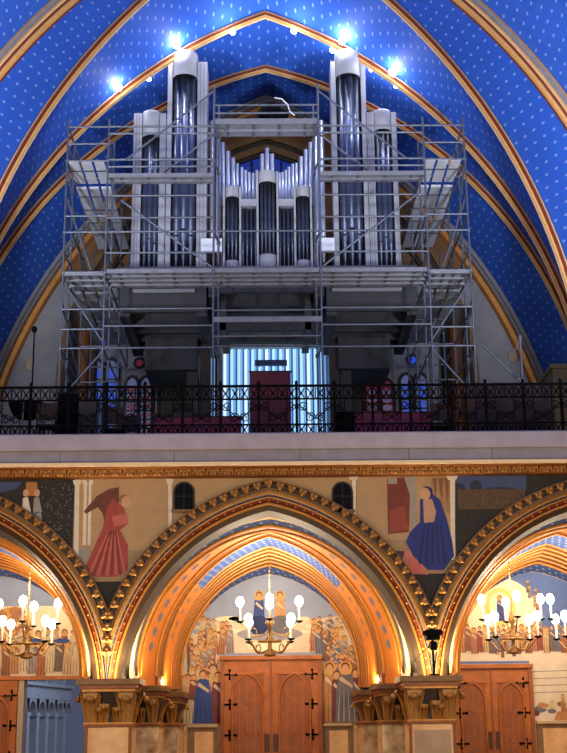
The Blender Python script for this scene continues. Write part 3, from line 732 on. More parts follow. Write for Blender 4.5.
# central mural
m = MB()
arch_sheet(m, 0, M_SKY, -1.26, 1.26, DT + .04, SILLZ)
def bx(m, a, b, c, d, Y, mt): flat(m, [(a, c), (b, c), (b, d), (a, d)], Y, mt)
zcl = zat(622, YB)
flat(m, [(-2.12, SILLZ), (-1.26, SILLZ), (-1.26, DT + .1), (1.26, DT + .1), (1.26, SILLZ), (2.12, SILLZ), (2.12, zcl + .1), (1.6, zcl + .12), (1.1, zcl + .05), (.4, zcl + .02), (-.4, zcl + .04), (-1.1, zcl - .02), (-1.7, zcl + .1), (-2.12, zcl + .02)], PYB, M_CLOUD)
rn = random.Random(5)
for k in range(14): x = rn.uniform(-1.7, 1.7); flat(m, ell(x, zcl + rn.uniform(-.3, .1), rn.uniform(.15, .4), rn.uniform(.03, .07)), PYB - .001, M_CREAM if k % 2 else M_SKY)
flat(m, ell(0, zat(634, YB), .8, .16, 20), PYB - .003, pmat('cloud_grey', (150, 150, 152)))
flat(m, ell(0, zat(646, YB), .55, .14, 20), PYB - .002, M_CREAM)
for s, rb, hd in ((-.27, MBLUE, FOLD), (.27, pmat('mtan', (196, 146, 96)), MHAIR)):
    zb_ = zat(634, YB); figure(m, s, zb_, 1.02, rb, PYB - .005, hd, True, -s * .06); flat(m, ell(s, zb_ + .22, .27, .22, 14), PYB - .009, MBLUED if s < 0 else MGREY)
for s in (-1, 1):
    def keep(x, z, s=s): return not (abs(x) < 1.28 and z < DT - .25)
    xa, xb = (xat(176, 650, YB), -.92) if s < 0 else (1.0, xat(364, 650, YB))
    crowd(m, xa, xb, zat(700, YB), zat(626, YB), .62, PYB - .004, 11 + s, 1.0, lambda x, z, s=s: (abs(x) > 1.34 or z > DT + .05) and (z < zcl - .38) and abs(x) > .95 and inside(x, z + .62, 0))
# larger standing figures beside the door
big = [(192, MIVORY), (209, MBLUE), (203, MIVORY), (216, ROBES[2])]
for i_, (pxx, rb, tp, wd) in enumerate(((188, MIVORY, 678, .9), (213, MIVORY, 668, 1), (218, MPLUM, 676, 1.1), (203, MBLUE, 674, 1.25), (330, ROBES[0], 668, 1), (337, MPLUM, 676, .8), (363, MBLUED, 682, .8), (356, MPLUM, 674, .9), (346, MGREY, 668, 1.3))):
    x = xat(pxx, 700, YB); z = SILLZ + .03; h = zat(tp, YB) - z + .12; b0 = len(m.v)
    figure(m, x, z, h, rb, PYB - .028 - .0035 * i_, None, i_ % 2 == 0, 0, {id(MBLUE): MBLUED, id(MGREY): MIVORY}.get(id(rb), FOLD), 4)
    m.v[b0:] = [(x + (q[0] - x) * wd, q[1], q[2]) if q[2] < z + h * .8 else q for q in m.v[b0:]]
o = tag(m.build('mural', None, (0, YB, 4)), 'painted wall behind the central chandelier with a crowd of robed figures around the door', 'mural')
# right mural
m = MB(); a0, a1 = HB + .5, BAY + 3.2
arch_sheet(m, BAY, M_SKYD, rx0 - .05, rx1 + .05, DTR + .04, SILLZ); a1 = BAY + 2.12
gx, gz = xat(500, 607, YB), zat(607, YB, 500)
flat(m, [(min(max(x, BAY - 2.1), BAY + 2.1), z) for x, z in ell(gx, gz - .22, .92, .93, 30)], PYB, M_CREAM)
rn = random.Random(9)
for k in range(44):
    a = 2 * pi * k / 44; r_ = .93 + rn.uniform(-.06, .06)
    x, z = gx + r_ * cos(a), gz - .12 + r_ * sin(a) * .98
    if z < DTR + .3 and rx0 - .1 < x < rx1: pass
    if not inside(x, z + .15, BAY): continue
    figure(m, x, z - .14, .3, ROBES[k % 10], PYB - .004 - k * .0002, halo=True, nf=2)
flat(m, ell(gx, gz, .38, .46, 20), PYB - .002, M_YEL); flat(m, ell(gx, gz, .26, .36, 20), PYB - .003, M_CREAM)
figure(m, gx, gz - .34, .62, MBLUE, PYB - .016, None, True)
flat(m, [(rx0 - .05, DTR + .1), (rx1, DTR + .1), (rx1, SILLZ), (a1, SILLZ), (a1, zat(655, YB, 550)), (rx1 - .2, zat(650, YB, 520)), (rx0 - .05, zat(648, YB, 460))], PYB - .001, M_CLOUD)
xz = xat(534, 700, YB)
for k in range(24):
    x = xat(462, 640, YB) + k * (xat(600, 640, YB) - xat(462, 640, YB)) / 23; figure(m, x, zat(652, YB, 500) + .04 * sin(k * 2.1), .62, ROBES[(k * 3) % 10], PYB - .018 - k * .0002, halo=k % 2 == 0)
for k in range(4): z = zat(672 + k * 7, YB, 550); flat(m, [(rx1, z), (a1, z + .05), (a1, z + .07), (rx1, z + .02)], PYB - .004, pmat('grey_streak', (140, 134, 124)))
for k in range(16): x = rx1 + .1 + rn.uniform(0, 1.2); z = SILLZ + rn.uniform(.16, .4); flat(m, ell(x, z, rn.uniform(.06, .16), rn.uniform(.05, .13), 9), PYB - .006 - k * .0003, rn.choice([FOLD, ROBES[0], ROBES[3], MGREY, ROBES[7]]))
flat(m, [(rx1 + .5, SILLZ + .02), (a1, SILLZ + .02), (a1, SILLZ + .26), (rx1 + .6, SILLZ + .22)], PYB - .013, ROBES[0])
for k in range(5): figure(m, rx1 + .75 + k * .22, SILLZ + .2, .42, ROBES[(k * 2) % 10], PYB - .015 - k * .0002)
tag(m.build('mural', None, (BAY, YB, 4)), 'painted wall above the right door with a yellow glow ringed by small figures', 'mural')
# left mural
m = MB(); a0, a1 = -BAY - 3.2, -HB - .5
zl = zat(676, YB, 40); a0, a1 = -BAY - 2.12, -BAY + 2.12; arch_sheet(m, -BAY, M_SKY, -99, 99, zl, zl)
flat(m, [(a0, zl), (a1, zl), (a1, zat(606, YB, 50)), (a0, zat(606, YB, 50))], PYB, M_CREAM)
flat(m, [(a0, zl), (a1, zl), (a1, zat(640, YB, 50)), (a0, zat(640, YB, 50))], PYB - .001, M_CLOUD)
for k in range(26):
    x = xat(12, 620, YB) + rn.uniform(-.35, .35); z = zat(622, YB, 20) + rn.uniform(-.25, .3); flat(m, ell(x, z, .12, .1, 8), PYB - .003 - k * .0002, rn.choice([ROBES[0], ROBES[1], HALO, ROBES[6]]))
for r in range(2):
    for k in range(20):
        x = a0 + .05 + k * .21 + .1 * (r % 2); figure(m, x, zl + .06 + .28 * (1 - r) + .05 * sin(k * 1.7), .78, ROBES[(k * 7 + r * 3) % 10] if k % 3 else MIVORY, PYB - .01 - r * .012 - k * .0003, halo=k % 3 != 0)
for a in (33, 62): x = xat(a, 641, YB); flat(m, ell(x, zat(641, YB, a), .2, .06, 10), PYB - .04, MBLUE)
tag(m.build('mural', None, (-BAY, YB, 4)), 'painted wall above the open left doorway with standing robed figures', 'mural')
# dado panels with stone sills
def dado(x0, x1, label):
    d = thing('dado_panel', label, 'wall panel', loc=(x0, YB, 0)); d['_o'] = (x0, YB, 0); O = (x0, YB, 0)
    m = MB(); m.box(x0, x1, YB - .14, YB, SILLZ - .06, SILLZ, SILL); m.build('sill', d, O)
    m = MB(); m.box(x0, x1, YB - .05, YB, .0, SILLZ - .06, FRAMEM); m.build('frame', d, O)
    m = MB(); m.box(x0 + .14, x1 - .1, YB - .06, YB - .02, .2, SILLZ - .16, MARBLE); m.build('marble_slab', d, O); del d['_o']
dado(-1.93, -DW - .06, 'cream marble dado panel left of the central door'); dado(DW + .06, 1.93, 'cream marble dado panel right of the central door'); dado(rx1 + .08, rx1 + 2.2, 'cream marble dado panel right of the right hand door')

# doors
def hinge(m, x, z, s, Y):
    m.box(min(x, x + s * .26), max(x, x + s * .26), Y - .03, Y, z - .02, z + .02, IRON); m.box(x + s * .13 - .02, x + s * .13 + .02, Y - .03, Y, z - .09, z + .09, IRON)
    m.ball((x + s * .28, Y - .02, z), .035, IRON, seg=6, rings=4); m.ball((x + s * .13, Y - .02, z + .1), .03, IRON, seg=6, rings=4); m.ball((x + s * .13, Y - .02, z - .1), .03, IRON, seg=6, rings=4)
def leaf(root, x0, x1, zt_, Y, hs, O):
    """one door leaf; hs = -1 when the hinges are on its left edge"""
    m = MB(); m.box(x0, x1, Y - .05, Y + .03, .02, zt_, WOOD)
    w = x1 - x0; st = w * .15
    pz = zt_ - .42
    m.box(x0 + st, x1 - st, Y - .052, Y, .25, zt_ - .3, WOODD)
    nb = 4
    for k in range(1, nb): xx = x0 + st + (w - 2 * st) * k / nb; m.box(xx - .006, xx + .006, Y - .056, Y, .25, zt_ - .35, WOOD)
    lf = m.build('door_leaf', root, O)
    hw = w / 2 - st - .02; A = full(hw * .55, pz - hw * 1.15, hw * 1.55, 12, (x0 + x1) / 2)
    m = MB(); m.tube([(A[0][0], Y - .06, .3)] + [(x, Y - .06, z) for x, z in A] + [(A[-1][0], Y - .06, .3)], .03, WOOD, 6)
    m.box(x0 + st - .03, x1 - st + .03, Y - .085, Y - .03, zt_ - .33, zt_ - .28, WOOD)
    fr_ = m.build('arched_moulding', lf); fr_.location = -lf.location - Vector(root.location) if False else (Vector((0, 0, 0)) - Vector(O))
    hx = x0 if hs < 0 else x1
    for z in (zt_ - .33, zt_ - 1.02, zt_ - 1.72):
        h = MB(); hinge(h, hx, z, -hs, Y - .05); q = h.build('strap_hinge', lf); q.location = Vector((0, 0, 0)) - Vector(O)
    h = MB()
    for z in (zt_ - 1.02, zt_ - 1.72):
        for k in range(3): h.ball((x0 + st + (w - 2 * st) * (k + .5) / 3, Y - .06, z), .014, IRON, seg=5, rings=3)
    q = h.build('studs', lf); q.location = Vector((0, 0, 0)) - Vector(O)
    lk = x1 - .09 if hs < 0 else x0 + .09
    h = MB(); h.box(lk - .06, lk + .06, Y - .07, Y - .045, 1.22, 1.62, mat('lock_plate', (70, 34, 16), .5)); q = h.build('lock_plate', lf); q.location = Vector((0, 0, 0)) - Vector(O)
    return lf
def door(name, label, x0, x1, zt_, leaves=2):
    O = (x0, YB, 0); root = thing(name, label, 'door', kind='structure', loc=O); root['_o'] = O
    m = MB(); m.box(x0 - .02, x0 + .07, YB - .2, YB, 0, zt_, WOODD); m.box(x1 - .07, x1 + .02, YB - .2, YB, 0, zt_, WOODD); m.box(x0 - .04, x1 + .04, YB - .24, YB, zt_ - .07, zt_ + .02, WOOD); m.build('door_frame', root, O)
    mid = (x0 + x1) / 2
    leaf(root, x0 + .07, mid - .01, zt_ - .08, YB - .1, -1, O); leaf(root, mid + .01, x1 - .07, zt_ - .08, YB - .1, 1, O)
    m = MB(); m.box(mid - .025, mid + .025, YB - .18, YB - .12, .02, zt_ - .09, WOODD); m.build('meeting_stile', root, O); del root['_o']
door('door_1', 'tall oak double door under the central arch', -1.16, 1.2, DT)
door('door_2', 'oak double door under the right arch', rx0, rx1, DTR)
# open left door: leaf folded back, frame, courtyard arcade outside
O = (ox0, YB, 0); root = thing('door_3', 'open oak door leaf and pale frame at the left edge, dusk courtyard beyond', 'door', kind='structure', loc=O); root['_o'] = O
m = MB(); m.box(ox0, ox0 + .13, YB - .12, YB + .3, 0, ODZ, mat('pale_jamb', (170, 150, 128), .6)); m.build('door_jamb', root, O)
m = MB(); m.box(ox0 - 1.2, ox1 + .3, YB - .16, YB + .02, ODZ, ODZ + .09, WOOD); m.build('door_head', root, O)
leaf(root, ox0 - 1.1, ox0 - .02, ODZ - .02, YB - .08, 1, O); del root['_o']
# courtyard building beyond the doorway
bl = thing('courtyard_building', 'blue lit arcaded building seen through the open left doorway', 'building')
PA, PB_ = Vector((-8.6, 36.5, 0)), Vector((-7.2, 46.0, 0)); dd = (PB_ - PA).normalized(); L = (PB_ - PA).length; nn_ = Vector((dd.y, -dd.x, 0))
def fp(s, z, o=0.0): q = PA + dd * s + nn_ * o; return (q.x, q.y, z)
def fbox(m, s0, s1, z0, z1, o0, o1, mt):
    a = [fp(s0, z0, o0), fp(s1, z0, o0), fp(s1, z1, o0), fp(s0, z1, o0)]; b = [fp(s0, z0, o1), fp(s1, z0, o1), fp(s1, z1, o1), fp(s0, z1, o1)]
    m.face(b, mt); m.face(a[::-1], mt)
    for i in range(4): m.face([a[i], a[(i + 1) % 4], b[(i + 1) % 4], b[i]], mt)
m = MB(); fbox(m, -1, L, -.05, 7, -.5, 0, mat('courtyard_recess', (120, 112, 108), .8)); m.build('wall', bl)
m = MB(); fbox(m, -1, L, .2, .95, 0, .30, FACADE); m.build('base_course', bl)
m = MB(); fbox(m, -1, L, 2.75, 3.15, 0, .30, FACADE); fbox(m, -1, L, 3.15, 3.25, 0, .42, FACADE); fbox(m, -1, L, 3.9, 7, 0, .25, FACADE); m.build('entablature', bl)
s = .4
while s < L:
    m = MB(); fbox(m, s - .13, s + .13, .95, 2.2, .05, .30, FACADE); fbox(m, s - .18, s + .18, 2.2, 2.32, .02, .32, FACADE); m.build('column', bl); m = MB(); fbox(m, s - .10, s + .10, 3.25, 3.9, .02, .25, FACADE); m.build('frieze_block', bl)
    m = MB(); w_ = .95
    pts = [(s + w_ * .5 + (w_ * .5 - .13) * cos(a * pi / 10), 2.32 + .36 * sin(a * pi / 10)) for a in range(11)]
    for p, q in zip(pts, pts[1:]): m.face([fp(p[0], p[1], .28), fp(q[0], q[1], .28), fp(q[0], 2.76, .28), fp(p[0], 2.76, .28)], FACADE); m.face([fp(p[0], p[1], .02), fp(q[0], q[1], .02), fp(q[0], q[1], .28), fp(p[0], p[1], .28)], FACADE)
    m.build('arch', bl)
    s += w_
lamp('courtyard_dusk', 'AREA', (-1.5, 39, 6.5), 420, (.42, .56, 1.0), 4, (-8, 40, 1.5))

# ================================================================== CHANDELIERS
def chandelier():
    O = (0, 0, 0); root = thing('chandelier', '', 'chandelier')
    zU, zL = zat(622, 29), zat(641, 29); zB = zat(656, 29); zT = zat(566, 29); z0 = zU
    m = MB(); z = zU + .2; 
    while z < zT - z0 + z0: m.ball((0, 0, z + .05), .03, BRASS, .6, .6, 1.7, 6, 4); z += .1
    m.tube([(0, 0, zU), (0, 0, zT + .2)], .012, BRASS, 6); m.build('chain', root)
    m = MB(); m.lathe([(.0, zB - .02), (.12, zB), (.14, zB + .04), (.05, zB + .1), (.04, zL - .05), (.11, zL + .02), (.05, zL + .1), (.035, zU - .1), (.10, zU - .02), (.06, zU + .08), (.03, zU + .18), (.0, zU + .3)], 0, 0, BRASS, 12); m.build('stem', root)
    m = MB(); m.lathe([(.26, zL - .03), (.28, zL - .01), (.26, zL + .01)], 0, 0, BRASS, 20); m.build('ring', root)
    for tier, (zz, rad, off, zlow) in enumerate(((zU, .66, 0, zU - .22), (zL, .66, pi / 4, zL - .16))):
        for k in range(4):
            a = off + k * pi / 2; ca, sa = cos(a), sin(a)
            m = MB(); m.tube([(rad * t * ca, rad * t * sa, zlow - .10 * sin(pi * t) * (1 if t < .8 else .5) + (zz - zlow) * max(0, t - .55) / .45) for t in [q / 10 for q in range(11)]], .016, BRASS, 6)
            cc = [(rad * (.55 + .11 * cos(q)) * ca, rad * (.55 + .11 * cos(q)) * sa, zlow - .0 + .09 * sin(q)) for q in [i * pi / 6 for i in range(10)]]; m.tube(cc, .01, BRASS, 5)
            arm = m.build('arm', root)
            x, y = rad * ca, rad * sa
            m = MB(); m.lathe([(.0, zz - .03), (.075, zz), (.085, zz + .025), (.03, zz + .02)], x, y, IRON, 10); m.build('drip_pan', arm)
            m = MB(); m.lathe([(.022, zz + .01), (.022, zz + .34), (.0, zz + .35)], x, y, CANDLE, 8); m.build('candle', arm)
            m = MB(); m.ball((x, y, zz + .45),   .09, BULB, 1, 1, 1.35, 10, 7); m.build('bulb', arm)
    return root
ch = chandelier(); zch = zat(604, 29)
spots = [(0.0, 29, 'brass candle chandelier hanging in front of the central door'), (xat(28, 620, 29), 29, 'brass candle chandelier behind the left arch, cut by the frame'), (xat(512, 620, 29), 29, 'brass candle chandelier in front of the yellow glow of the right mural'), (xat(581, 620, 29), 29, 'brass candle chandelier half out of frame at the right edge')]
for i, (x, y, lab) in enumerate(spots):
    o = ch if i == 0 else copy_tree(ch)
    o.location = (x, y, 0); o['label'] = lab; o['group'] = 'candle chandeliers behind the arches'
    lamp('candle_light', 'POINT', (x, y - .05, zch + .45), 230 if i < 3 else 110, (1.0, .80, .54), .35)

# ================================================================== PIPE ORGAN
YO = 31.0
ZD = zat(267.5, YO)
org = thing('pipe_organ', 'pale modern pipe organ with tall round towers behind the scaffold', 'organ', loc=(0, YO, ZD)); org['_o'] = (0, YO, ZD); OO = (0, YO, ZD)
AXO = .02
def opipe(x, y, r, zb, zt_, foot, mt, name='organ_pipe', mouth=True):
    m = MB()
    prof = [(r * .18, zb), (r * .9, zb + foot), (r, zb + foot + .02), (r, zt_), (r * .86, zt_), (r * .86, zt_ - .05)] if foot > 0 else [(r, zb), (r, zt_), (r * .85, zt_), (r * .85, zt_ - .06)]
    m.lathe(prof, x, y, mt, 14)
    o = m.build(name, org, OO)
    if mouth and foot > 0:
        mm = MB(); z = zb + foot
        for q in range(5):
            a0_ = -pi / 2 - .55 + q * .22; a1_ = a0_ + .22
            mm.face([(x + r * 1.02 * cos(a0_), y + r * 1.02 * sin(a0_), z), (x + r * 1.02 * cos(a1_), y + r * 1.02 * sin(a1_), z), (x + r * 1.02 * cos(a1_), y + r * 1.02 * sin(a1_), z + r * .45), (x + r * 1.02 * cos(a0_), y + r * 1.02 * sin(a0_), z + r * .45)], DARK)
        mo = mm.build('pipe_mouth', o); mo.location = -Vector(OO)
    return o
def tower(xc, hw, cheekL, cheekR, zh0, zh1, zcheek, pipes, foot, plinth=None, depth=.8, pr=None):
    """rounded tower: back case, cheeks, half-round hood, pipes standing in it"""
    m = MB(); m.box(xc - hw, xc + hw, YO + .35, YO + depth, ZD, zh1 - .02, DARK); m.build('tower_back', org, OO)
    for s, w in ((-1, cheekL), (1, cheekR)):
        if w <= 0: continue
        m = MB(); a, b = (xc - hw - w, xc - hw) if s < 0 else (xc + hw, xc + hw + w)
        m.box(a, b, YO - .02, YO + depth, ZD, zcheek, CASE)
        if w > .18:
            n = 3
            for k in range(1, n): xx = a + (b - a) * k / n; m.box(xx - .012, xx + .012, YO - .025, YO, ZD, zcheek - .05, CASEG)
        m.build('cheek_panel', org, OO)
    m = MB(); sy = .95
    m.lathe([(hw * .94, zh0), (hw, zh0), (hw, zh1 - .05), (hw * .95, zh1), (0, zh1 + .01)], xc, YO + .1, CASE, 18, pi, 2 * pi, sy)
    m.lathe([(hw * .94, zh1 - .1), (hw * .94, zh0)], xc, YO + .1, CASEG, 18, pi, 2 * pi, sy)
    m.box(xc - hw, xc + hw, YO + .1, YO + .34, zh0 + .1, zh1, CASE)
    m.build('tower_hood', org, OO)
    if plinth:
        m = MB(); m.lathe([(hw * .98, ZD), (hw * .98, plinth), (0, plinth)], xc, YO + .1, CASE, 18, pi, 2 * pi, sy); m.build('tower_plinth', org, OO)
    n = pipes; r = pr or hw / n * .82
    for k in range(n):
        q = (k + .5) / n * 2 - 1; x = xc + q * hw * .84; y = YO + .22 - .42 * hw * sqrt(max(0, 1 - q * q)) * 1.2
        big_ = 1.12 if (n == 3 and k == 1) else .95
        opipe(x, y, r * big_, plinth or ZD, zh0 + .25, foot * (1 if k % 2 else .86), PIPE)
Z = lambda py: zat(py, YO)
X_ = lambda a, b: (xat(b, 200, YO) - xat(a, 200, YO)) / 2     # half distance of a mirrored pair
hx = lambda a, b: X_(a, b)
tall_c = hx(185, 348.7) + .05; tall_h = .335
short_c = hx(152, 385) + .03; short_h = .235
for s in (-1, 1):
    xc = AXO + s * tall_c
    tower(xc, tall_h, .12 if s < 0 else .13, .26 if s < 0 else .13, Z(77), Z(53), Z(62), 3, 1.0, pr=.116)
    xs_ = AXO + s * short_c
    tower(xs_, short_h, .22 if s < 0 else .20, .16 if s < 0 else .13, Z(136) if s < 0 else Z(131), Z(111), Z(113), 3, .8, pr=.084)
    # slim flanking pier between short and tall towers
    m = MB(); a = xs_ - s * .36; b = xc + s * .44; m.box(min(a, b), max(a, b), YO + .04, YO + .7, ZD, Z(118), CASE)
    for q in (.33, .66): xx = min(a, b) + abs(b - a) * q; m.box(xx - .012, xx + .012, YO + .03, YO + .06, ZD, Z(120), CASEG)
    m.build('flank_panel', org, OO)
    # slender tin pipes inside the tall tower
    for k, (off, py) in enumerate(((.73, 117), (.89, 128))): opipe(xc - s * off, YO + .25, .065, ZD, Z(py), .9, PIPEL)
# central front
zc_t = hx(224, 311.5)
c_tw = [(0.0, .235, Z(183), Z(171), 4, .72, Z(255), 3), (-.92, .185, Z(197), Z(186), 3, .6, Z(260.5), 4), (.92, .185, Z(197), Z(186), 3, .6, Z(260.5), 4)]
for xo, hw, a, b, n, ft, pl, nz in c_tw: tower(AXO + xo, hw, .05, .05, a, b, b - .02, n, ft, pl, .6)
for s in (-1, 1):
    xm = AXO + s * .48; hw = .235
    m = MB(); m.box(xm - hw, xm + hw, YO, YO + .4, Z(206), Z(199), CASE); m.box(xm - hw, xm + hw, YO + .35, YO + .6, ZD, Z(206), DARK); m.build('flat_frame', org, OO)
    for k in range(4): opipe(xm + (k - 1.5) * .108, YO + .15, .045, ZD + .02, Z(207), .55 + .1 * (k % 2), PIPE)
# upper ranks of slender tin pipes
cen = 299; sc_ = .0260 / 4.725
for k, (u, py) in enumerate(((85, 144.5), (110, 153), (135, 159.5), (155, 165), (177, 169), (195, 172), (213, 174), (231, 175), (249, 172), (275, 156), (299, 150), (323, 156), (343, 175), (357, 175), (372, 174), (388, 172), (404, 169), (422, 166), (440, 165), (463, 159), (487, 152), (510, 144.5))):
    x = AXO + (u - cen) * sc_; r = .062 if (k < 3 or k > 18 or 8 < k < 12) else .047
    opipe(x, YO + .44, r, Z(200), zat(py - 1.5, YO + .44), 0, PIPEL)
m = MB(); m.box(-1.2, 1.24, YO + .5, YO + .8, ZD, Z(196), CASEG); m.build('case_body', org, OO)
# outer case sides running back
for s in (-1, 1):
    m = MB(); a = AXO + s * 3.42; m.box(min(a, a - s * .1), max(a, a - s * .1), YO + .05, YO + 2.2, ZD, Z(150), CASEG); m.build('case_side', org, OO)
del org['_o']

# ------------------------------------------------------------------ organ platform
pf = thing('organ_platform', 'dark grey timber platform carrying the organ over the gallery', 'platform', loc=(0, 31.2, GF))
pf['_o'] = (0, 31.2, GF); OP = (0, 31.2, GF)
zb1, zb0 = zat(289, 31), zat(312, 31)
for x0, x1, zz0, yb in ((-3.75, -1.55, zb0, 34.6), (1.5, 3.8, zb0, 34.6), (-1.5, 1.45, zat(293, 31), 34.6)):
    m = MB(); m.box(x0, x1, YO - .08, YO + .06, zz0, ZD - .14, PLATF); m.build('fascia', pf, OP)
    m = MB(); n = 5
    for k in range(1, n): y = YO + .2 + (yb - YO) * k / n; m.box(x0 + .05, x1 - .05, y, y + .14, zz0 - .02, zz0 + .35, PLATF)
    for xx in (x0, x1 - .25): m.box(xx, xx + .25, YO, yb, zz0 - .1, zz0 + .3, PLATF)
    m.build('joists', pf, OP)
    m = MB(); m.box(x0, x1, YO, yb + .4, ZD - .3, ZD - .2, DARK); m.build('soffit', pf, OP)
m = MB(); m.box(-3.8, 3.85, YO - .12, YO + 3.4, ZD - .14, ZD, CASEG); m.build('deck', pf, OP)
for a, b in ((133, 195), (332, 402)):  # pale strips paint in the light showing between deck and box
    m = MB(); m.box(xat(a, 291, 30.85), xat(b, 291, 30.85), 30.84, 30.9, zat(292.5, 30.9), zat(289, 30.9), CASEG); m.build('gap_light_strip', pf, OP)
for pxx in (192, 206, 346, 334): x = xat(pxx, 360, 33.5); m = MB(); m.box(x - .13, x + .13, 33.4, 33.65, GF, zb0 + .1, DARKW); m.build('post', pf, OP)
for s in (-1, 1):
    m = MB(); m.box(s * 2.6 - .7, s * 2.6 + .7, 33.2, 34.8, zat(372, 33.5), zb0, PLATF); m.build('underbox', pf, OP)
m = MB(); m.box(-1.4, 1.35, 31.6, 31.8, zat(331, 31.7), zat(322, 31.7), PLATF); m.box(-1.4, 1.35, 32.6, 32.8, zat(343, 32.7), zat(337, 32.7), PLATF)
for x in (-1.15, 1.05): m.box(x - .1, x + .1, 31.3, 34.6, zat(322, 31.7), zat(318, 31.7), PLATF); m.box(x - .08, x + .08, 31.6, 31.75, zat(340, 31.7), zat(290, 31.7), PLATF)
m.build('hangers', pf, OP); del pf['_o']
# dark panelled doors on the gallery wall
for i, (a, b, t, lab) in enumerate(((160, 202, 372, 'left'), (340, 362, 350, 'right'))):
    O = (xat(a, 400, 35.6), 35.8, GF); d = thing('door_%d' % (i + 4), 'dark wooden gallery door %s of the bright window' % lab, 'door', kind='structure', loc=O); d['_o'] = O
    x0, x1 = xat(a, 400, 35.7), xat(b, 400, 35.7); zt_ = zat(t, 35.7); m = MB(); m.box(x0, x1, 35.75, 36.05, GF, zt_, DARKW); m.build('door_leaf', d, O)
    m = MB(); m.box(x0 - .08, x0, 35.68, 36.05, GF, zt_ + .08, DKMAR); m.box(x1, x1 + .08, 35.68, 36.05, GF, zt_ + .08, DKMAR); m.box(x0, x1, 35.68, 36.05, zt_, zt_ + .08, DKMAR); m.build('door_frame', d, O)
    m = MB(); m.box((x0 + x1) / 2 + .25, (x0 + x1) / 2 + .5, 35.73, 35.75, zt_ - .25, zt_ - .12, mat('notice', (190, 170, 150), .7)) if i == 0 else m.box(x0 + .1, x0 + .2, 35.73, 35.75, GF + 1.0, GF + 1.2, BRASS); m.build('door_plate', d, O); del d['_o']

# ================================================================== SCAFFOLD
sf = thing('scaffold', 'grey steel tube scaffold with plank decks in front of the organ', 'scaffold', loc=(0, 29.5, GF)); sf['_o'] = (0, 29.5, GF); OS = (0, 29.5, GF)
YS = 29.5; YS2 = 30.55
ZS = lambda py, Y=YS: zat(py, Y)
r_ = .027
def T(name, a, b, r=r_): m = MB(); m.tube([a, b], r, STEEL, 8); m.build(name, sf, OS)
XO, XI, XC = 4.97, 3.95, 1.31
ztop = {XO: ZS(118), XI: ZS(118), XC: ZS(84)}
cp0 = None
rows_y = {XO: (YS, YS2, 32.6, 34.6), XI: (YS, YS2, 32.6, 34.6), XC: (YS, YS2 - .25)}
for s in (-1, 1):
    for x in (XO, XI, XC):
        for j, y in enumerate(rows_y[x]):
            zt_ = ztop[x] - (0 if j == 0 else .15 if j == 1 else 1.0 if j == 2 else 1.6)
            xx = s * x + (s * -.09 if (x == XC and j == 1) else 0)
            T('standard', (xx, y, GF), (xx, y, zt_))
            for py in (126, 160, 231, 271, 347):
                z = ZS(py)
                if z >= zt_ - .1: continue
                if cp0 is None:
                    cm = MB(); cm.lathe([(.04, -.05), (.05, -.03), (.05, .03), (.04, .05)], 0, 0, STEEL, 8); cp0 = cm.build('coupler', sf); o = cp0
                else: o = cp0.copy(); COL.objects.link(o); o.parent = sf
                o.location = Vector((xx, y, z)) - Vector(OS)
def led(x0, x1, py, Y=YS, name='ledger', r=r_):
    z = ZS(py); T(name, (x0, Y, z), (x1, Y, z), r)
for s in (-1, 1):
    for py in (126, 133, 159, 166, 195, 217, 231, 252, 308, 325, 347): led(s * XC, s * XI, py)
    for py in (126, 143, 215, 231, 308, 328, 347): led(s * XI, s * XO, py)
    for py in (160, 271):
        led(s * XI, s * XO, py); led(s * XI, s * XO, py, YS2)
    for py in (231, 308, 347): led(s * XI, s * XO, py, 32.6); led(s * XI, s * XO, py, 34.6)
    for x in (XI, XO):
        for py in (143, 160, 215, 250, 271, 308, 347): z = ZS(py); T('transom', (s * x, YS, z), (s * x, YS2 if py < 150 else 34.6, z))
    for py in (126, 160, 231, 347): z = ZS(py); T('transom', (s * XC, YS, z), (s * (XC - .09), YS2 - .25, z))
    # braces
    T('brace', (s * (XC + .02), YS - .05, ZS(92)), (s * 3.5, YS - .05, ZS(160))); T('brace', (s * (XC + .02), YS2 - .2, ZS(118)), (s * 2.9, YS2 - .2, ZS(166)))
    if s < 0: T('brace', (-3.6, YS - .05, ZS(200)), (-XC - .05, YS - .05, ZS(267)))
    else: T('brace', (3.75, YS - .05, ZS(195)), (XC + .05, YS - .05, ZS(267)))
    T('brace', (s * XO, YS + .05, ZS(124)), (s * (XO - .3), YS2, ZS(162))); T('brace', (s * XO, YS + .05, ZS(195)), (s * (XI + .35), YS + .05, ZS(268))); T('brace', (s * XO, YS + .05, ZS(280)), (s * (XI - .1), YS + .05, ZS(347))); T('brace', (s * (XO - .02), YS + .05, ZS(347)), (s * (XO - .2), 32.6, ZS(425)))
    T('brace', (s * XO, YS, ZS(300)), (s * XO, 32.6, ZS(345))); T('brace', (s * XO, YS, ZS(160)), (s * XO, 32.6, ZS(230))); T('brace', (s * XI, YS, ZS(350)), (s * XO, YS, ZS(400)))
for py in (105, 113, 231, 317, 336, 346): led(-XC, XC, py)
led(-XC, XC, 310); led(-XC, XC, 105, YS2 - .25); led(-XC, XC, 113, YS2 - .25)
PLANK_LIT = mat('scaffold_deck_lit', (208, 208, 216), 0.6, 0.05, 0.2, 5)  # plank colour lightened to paint in uplight on the upper side decks
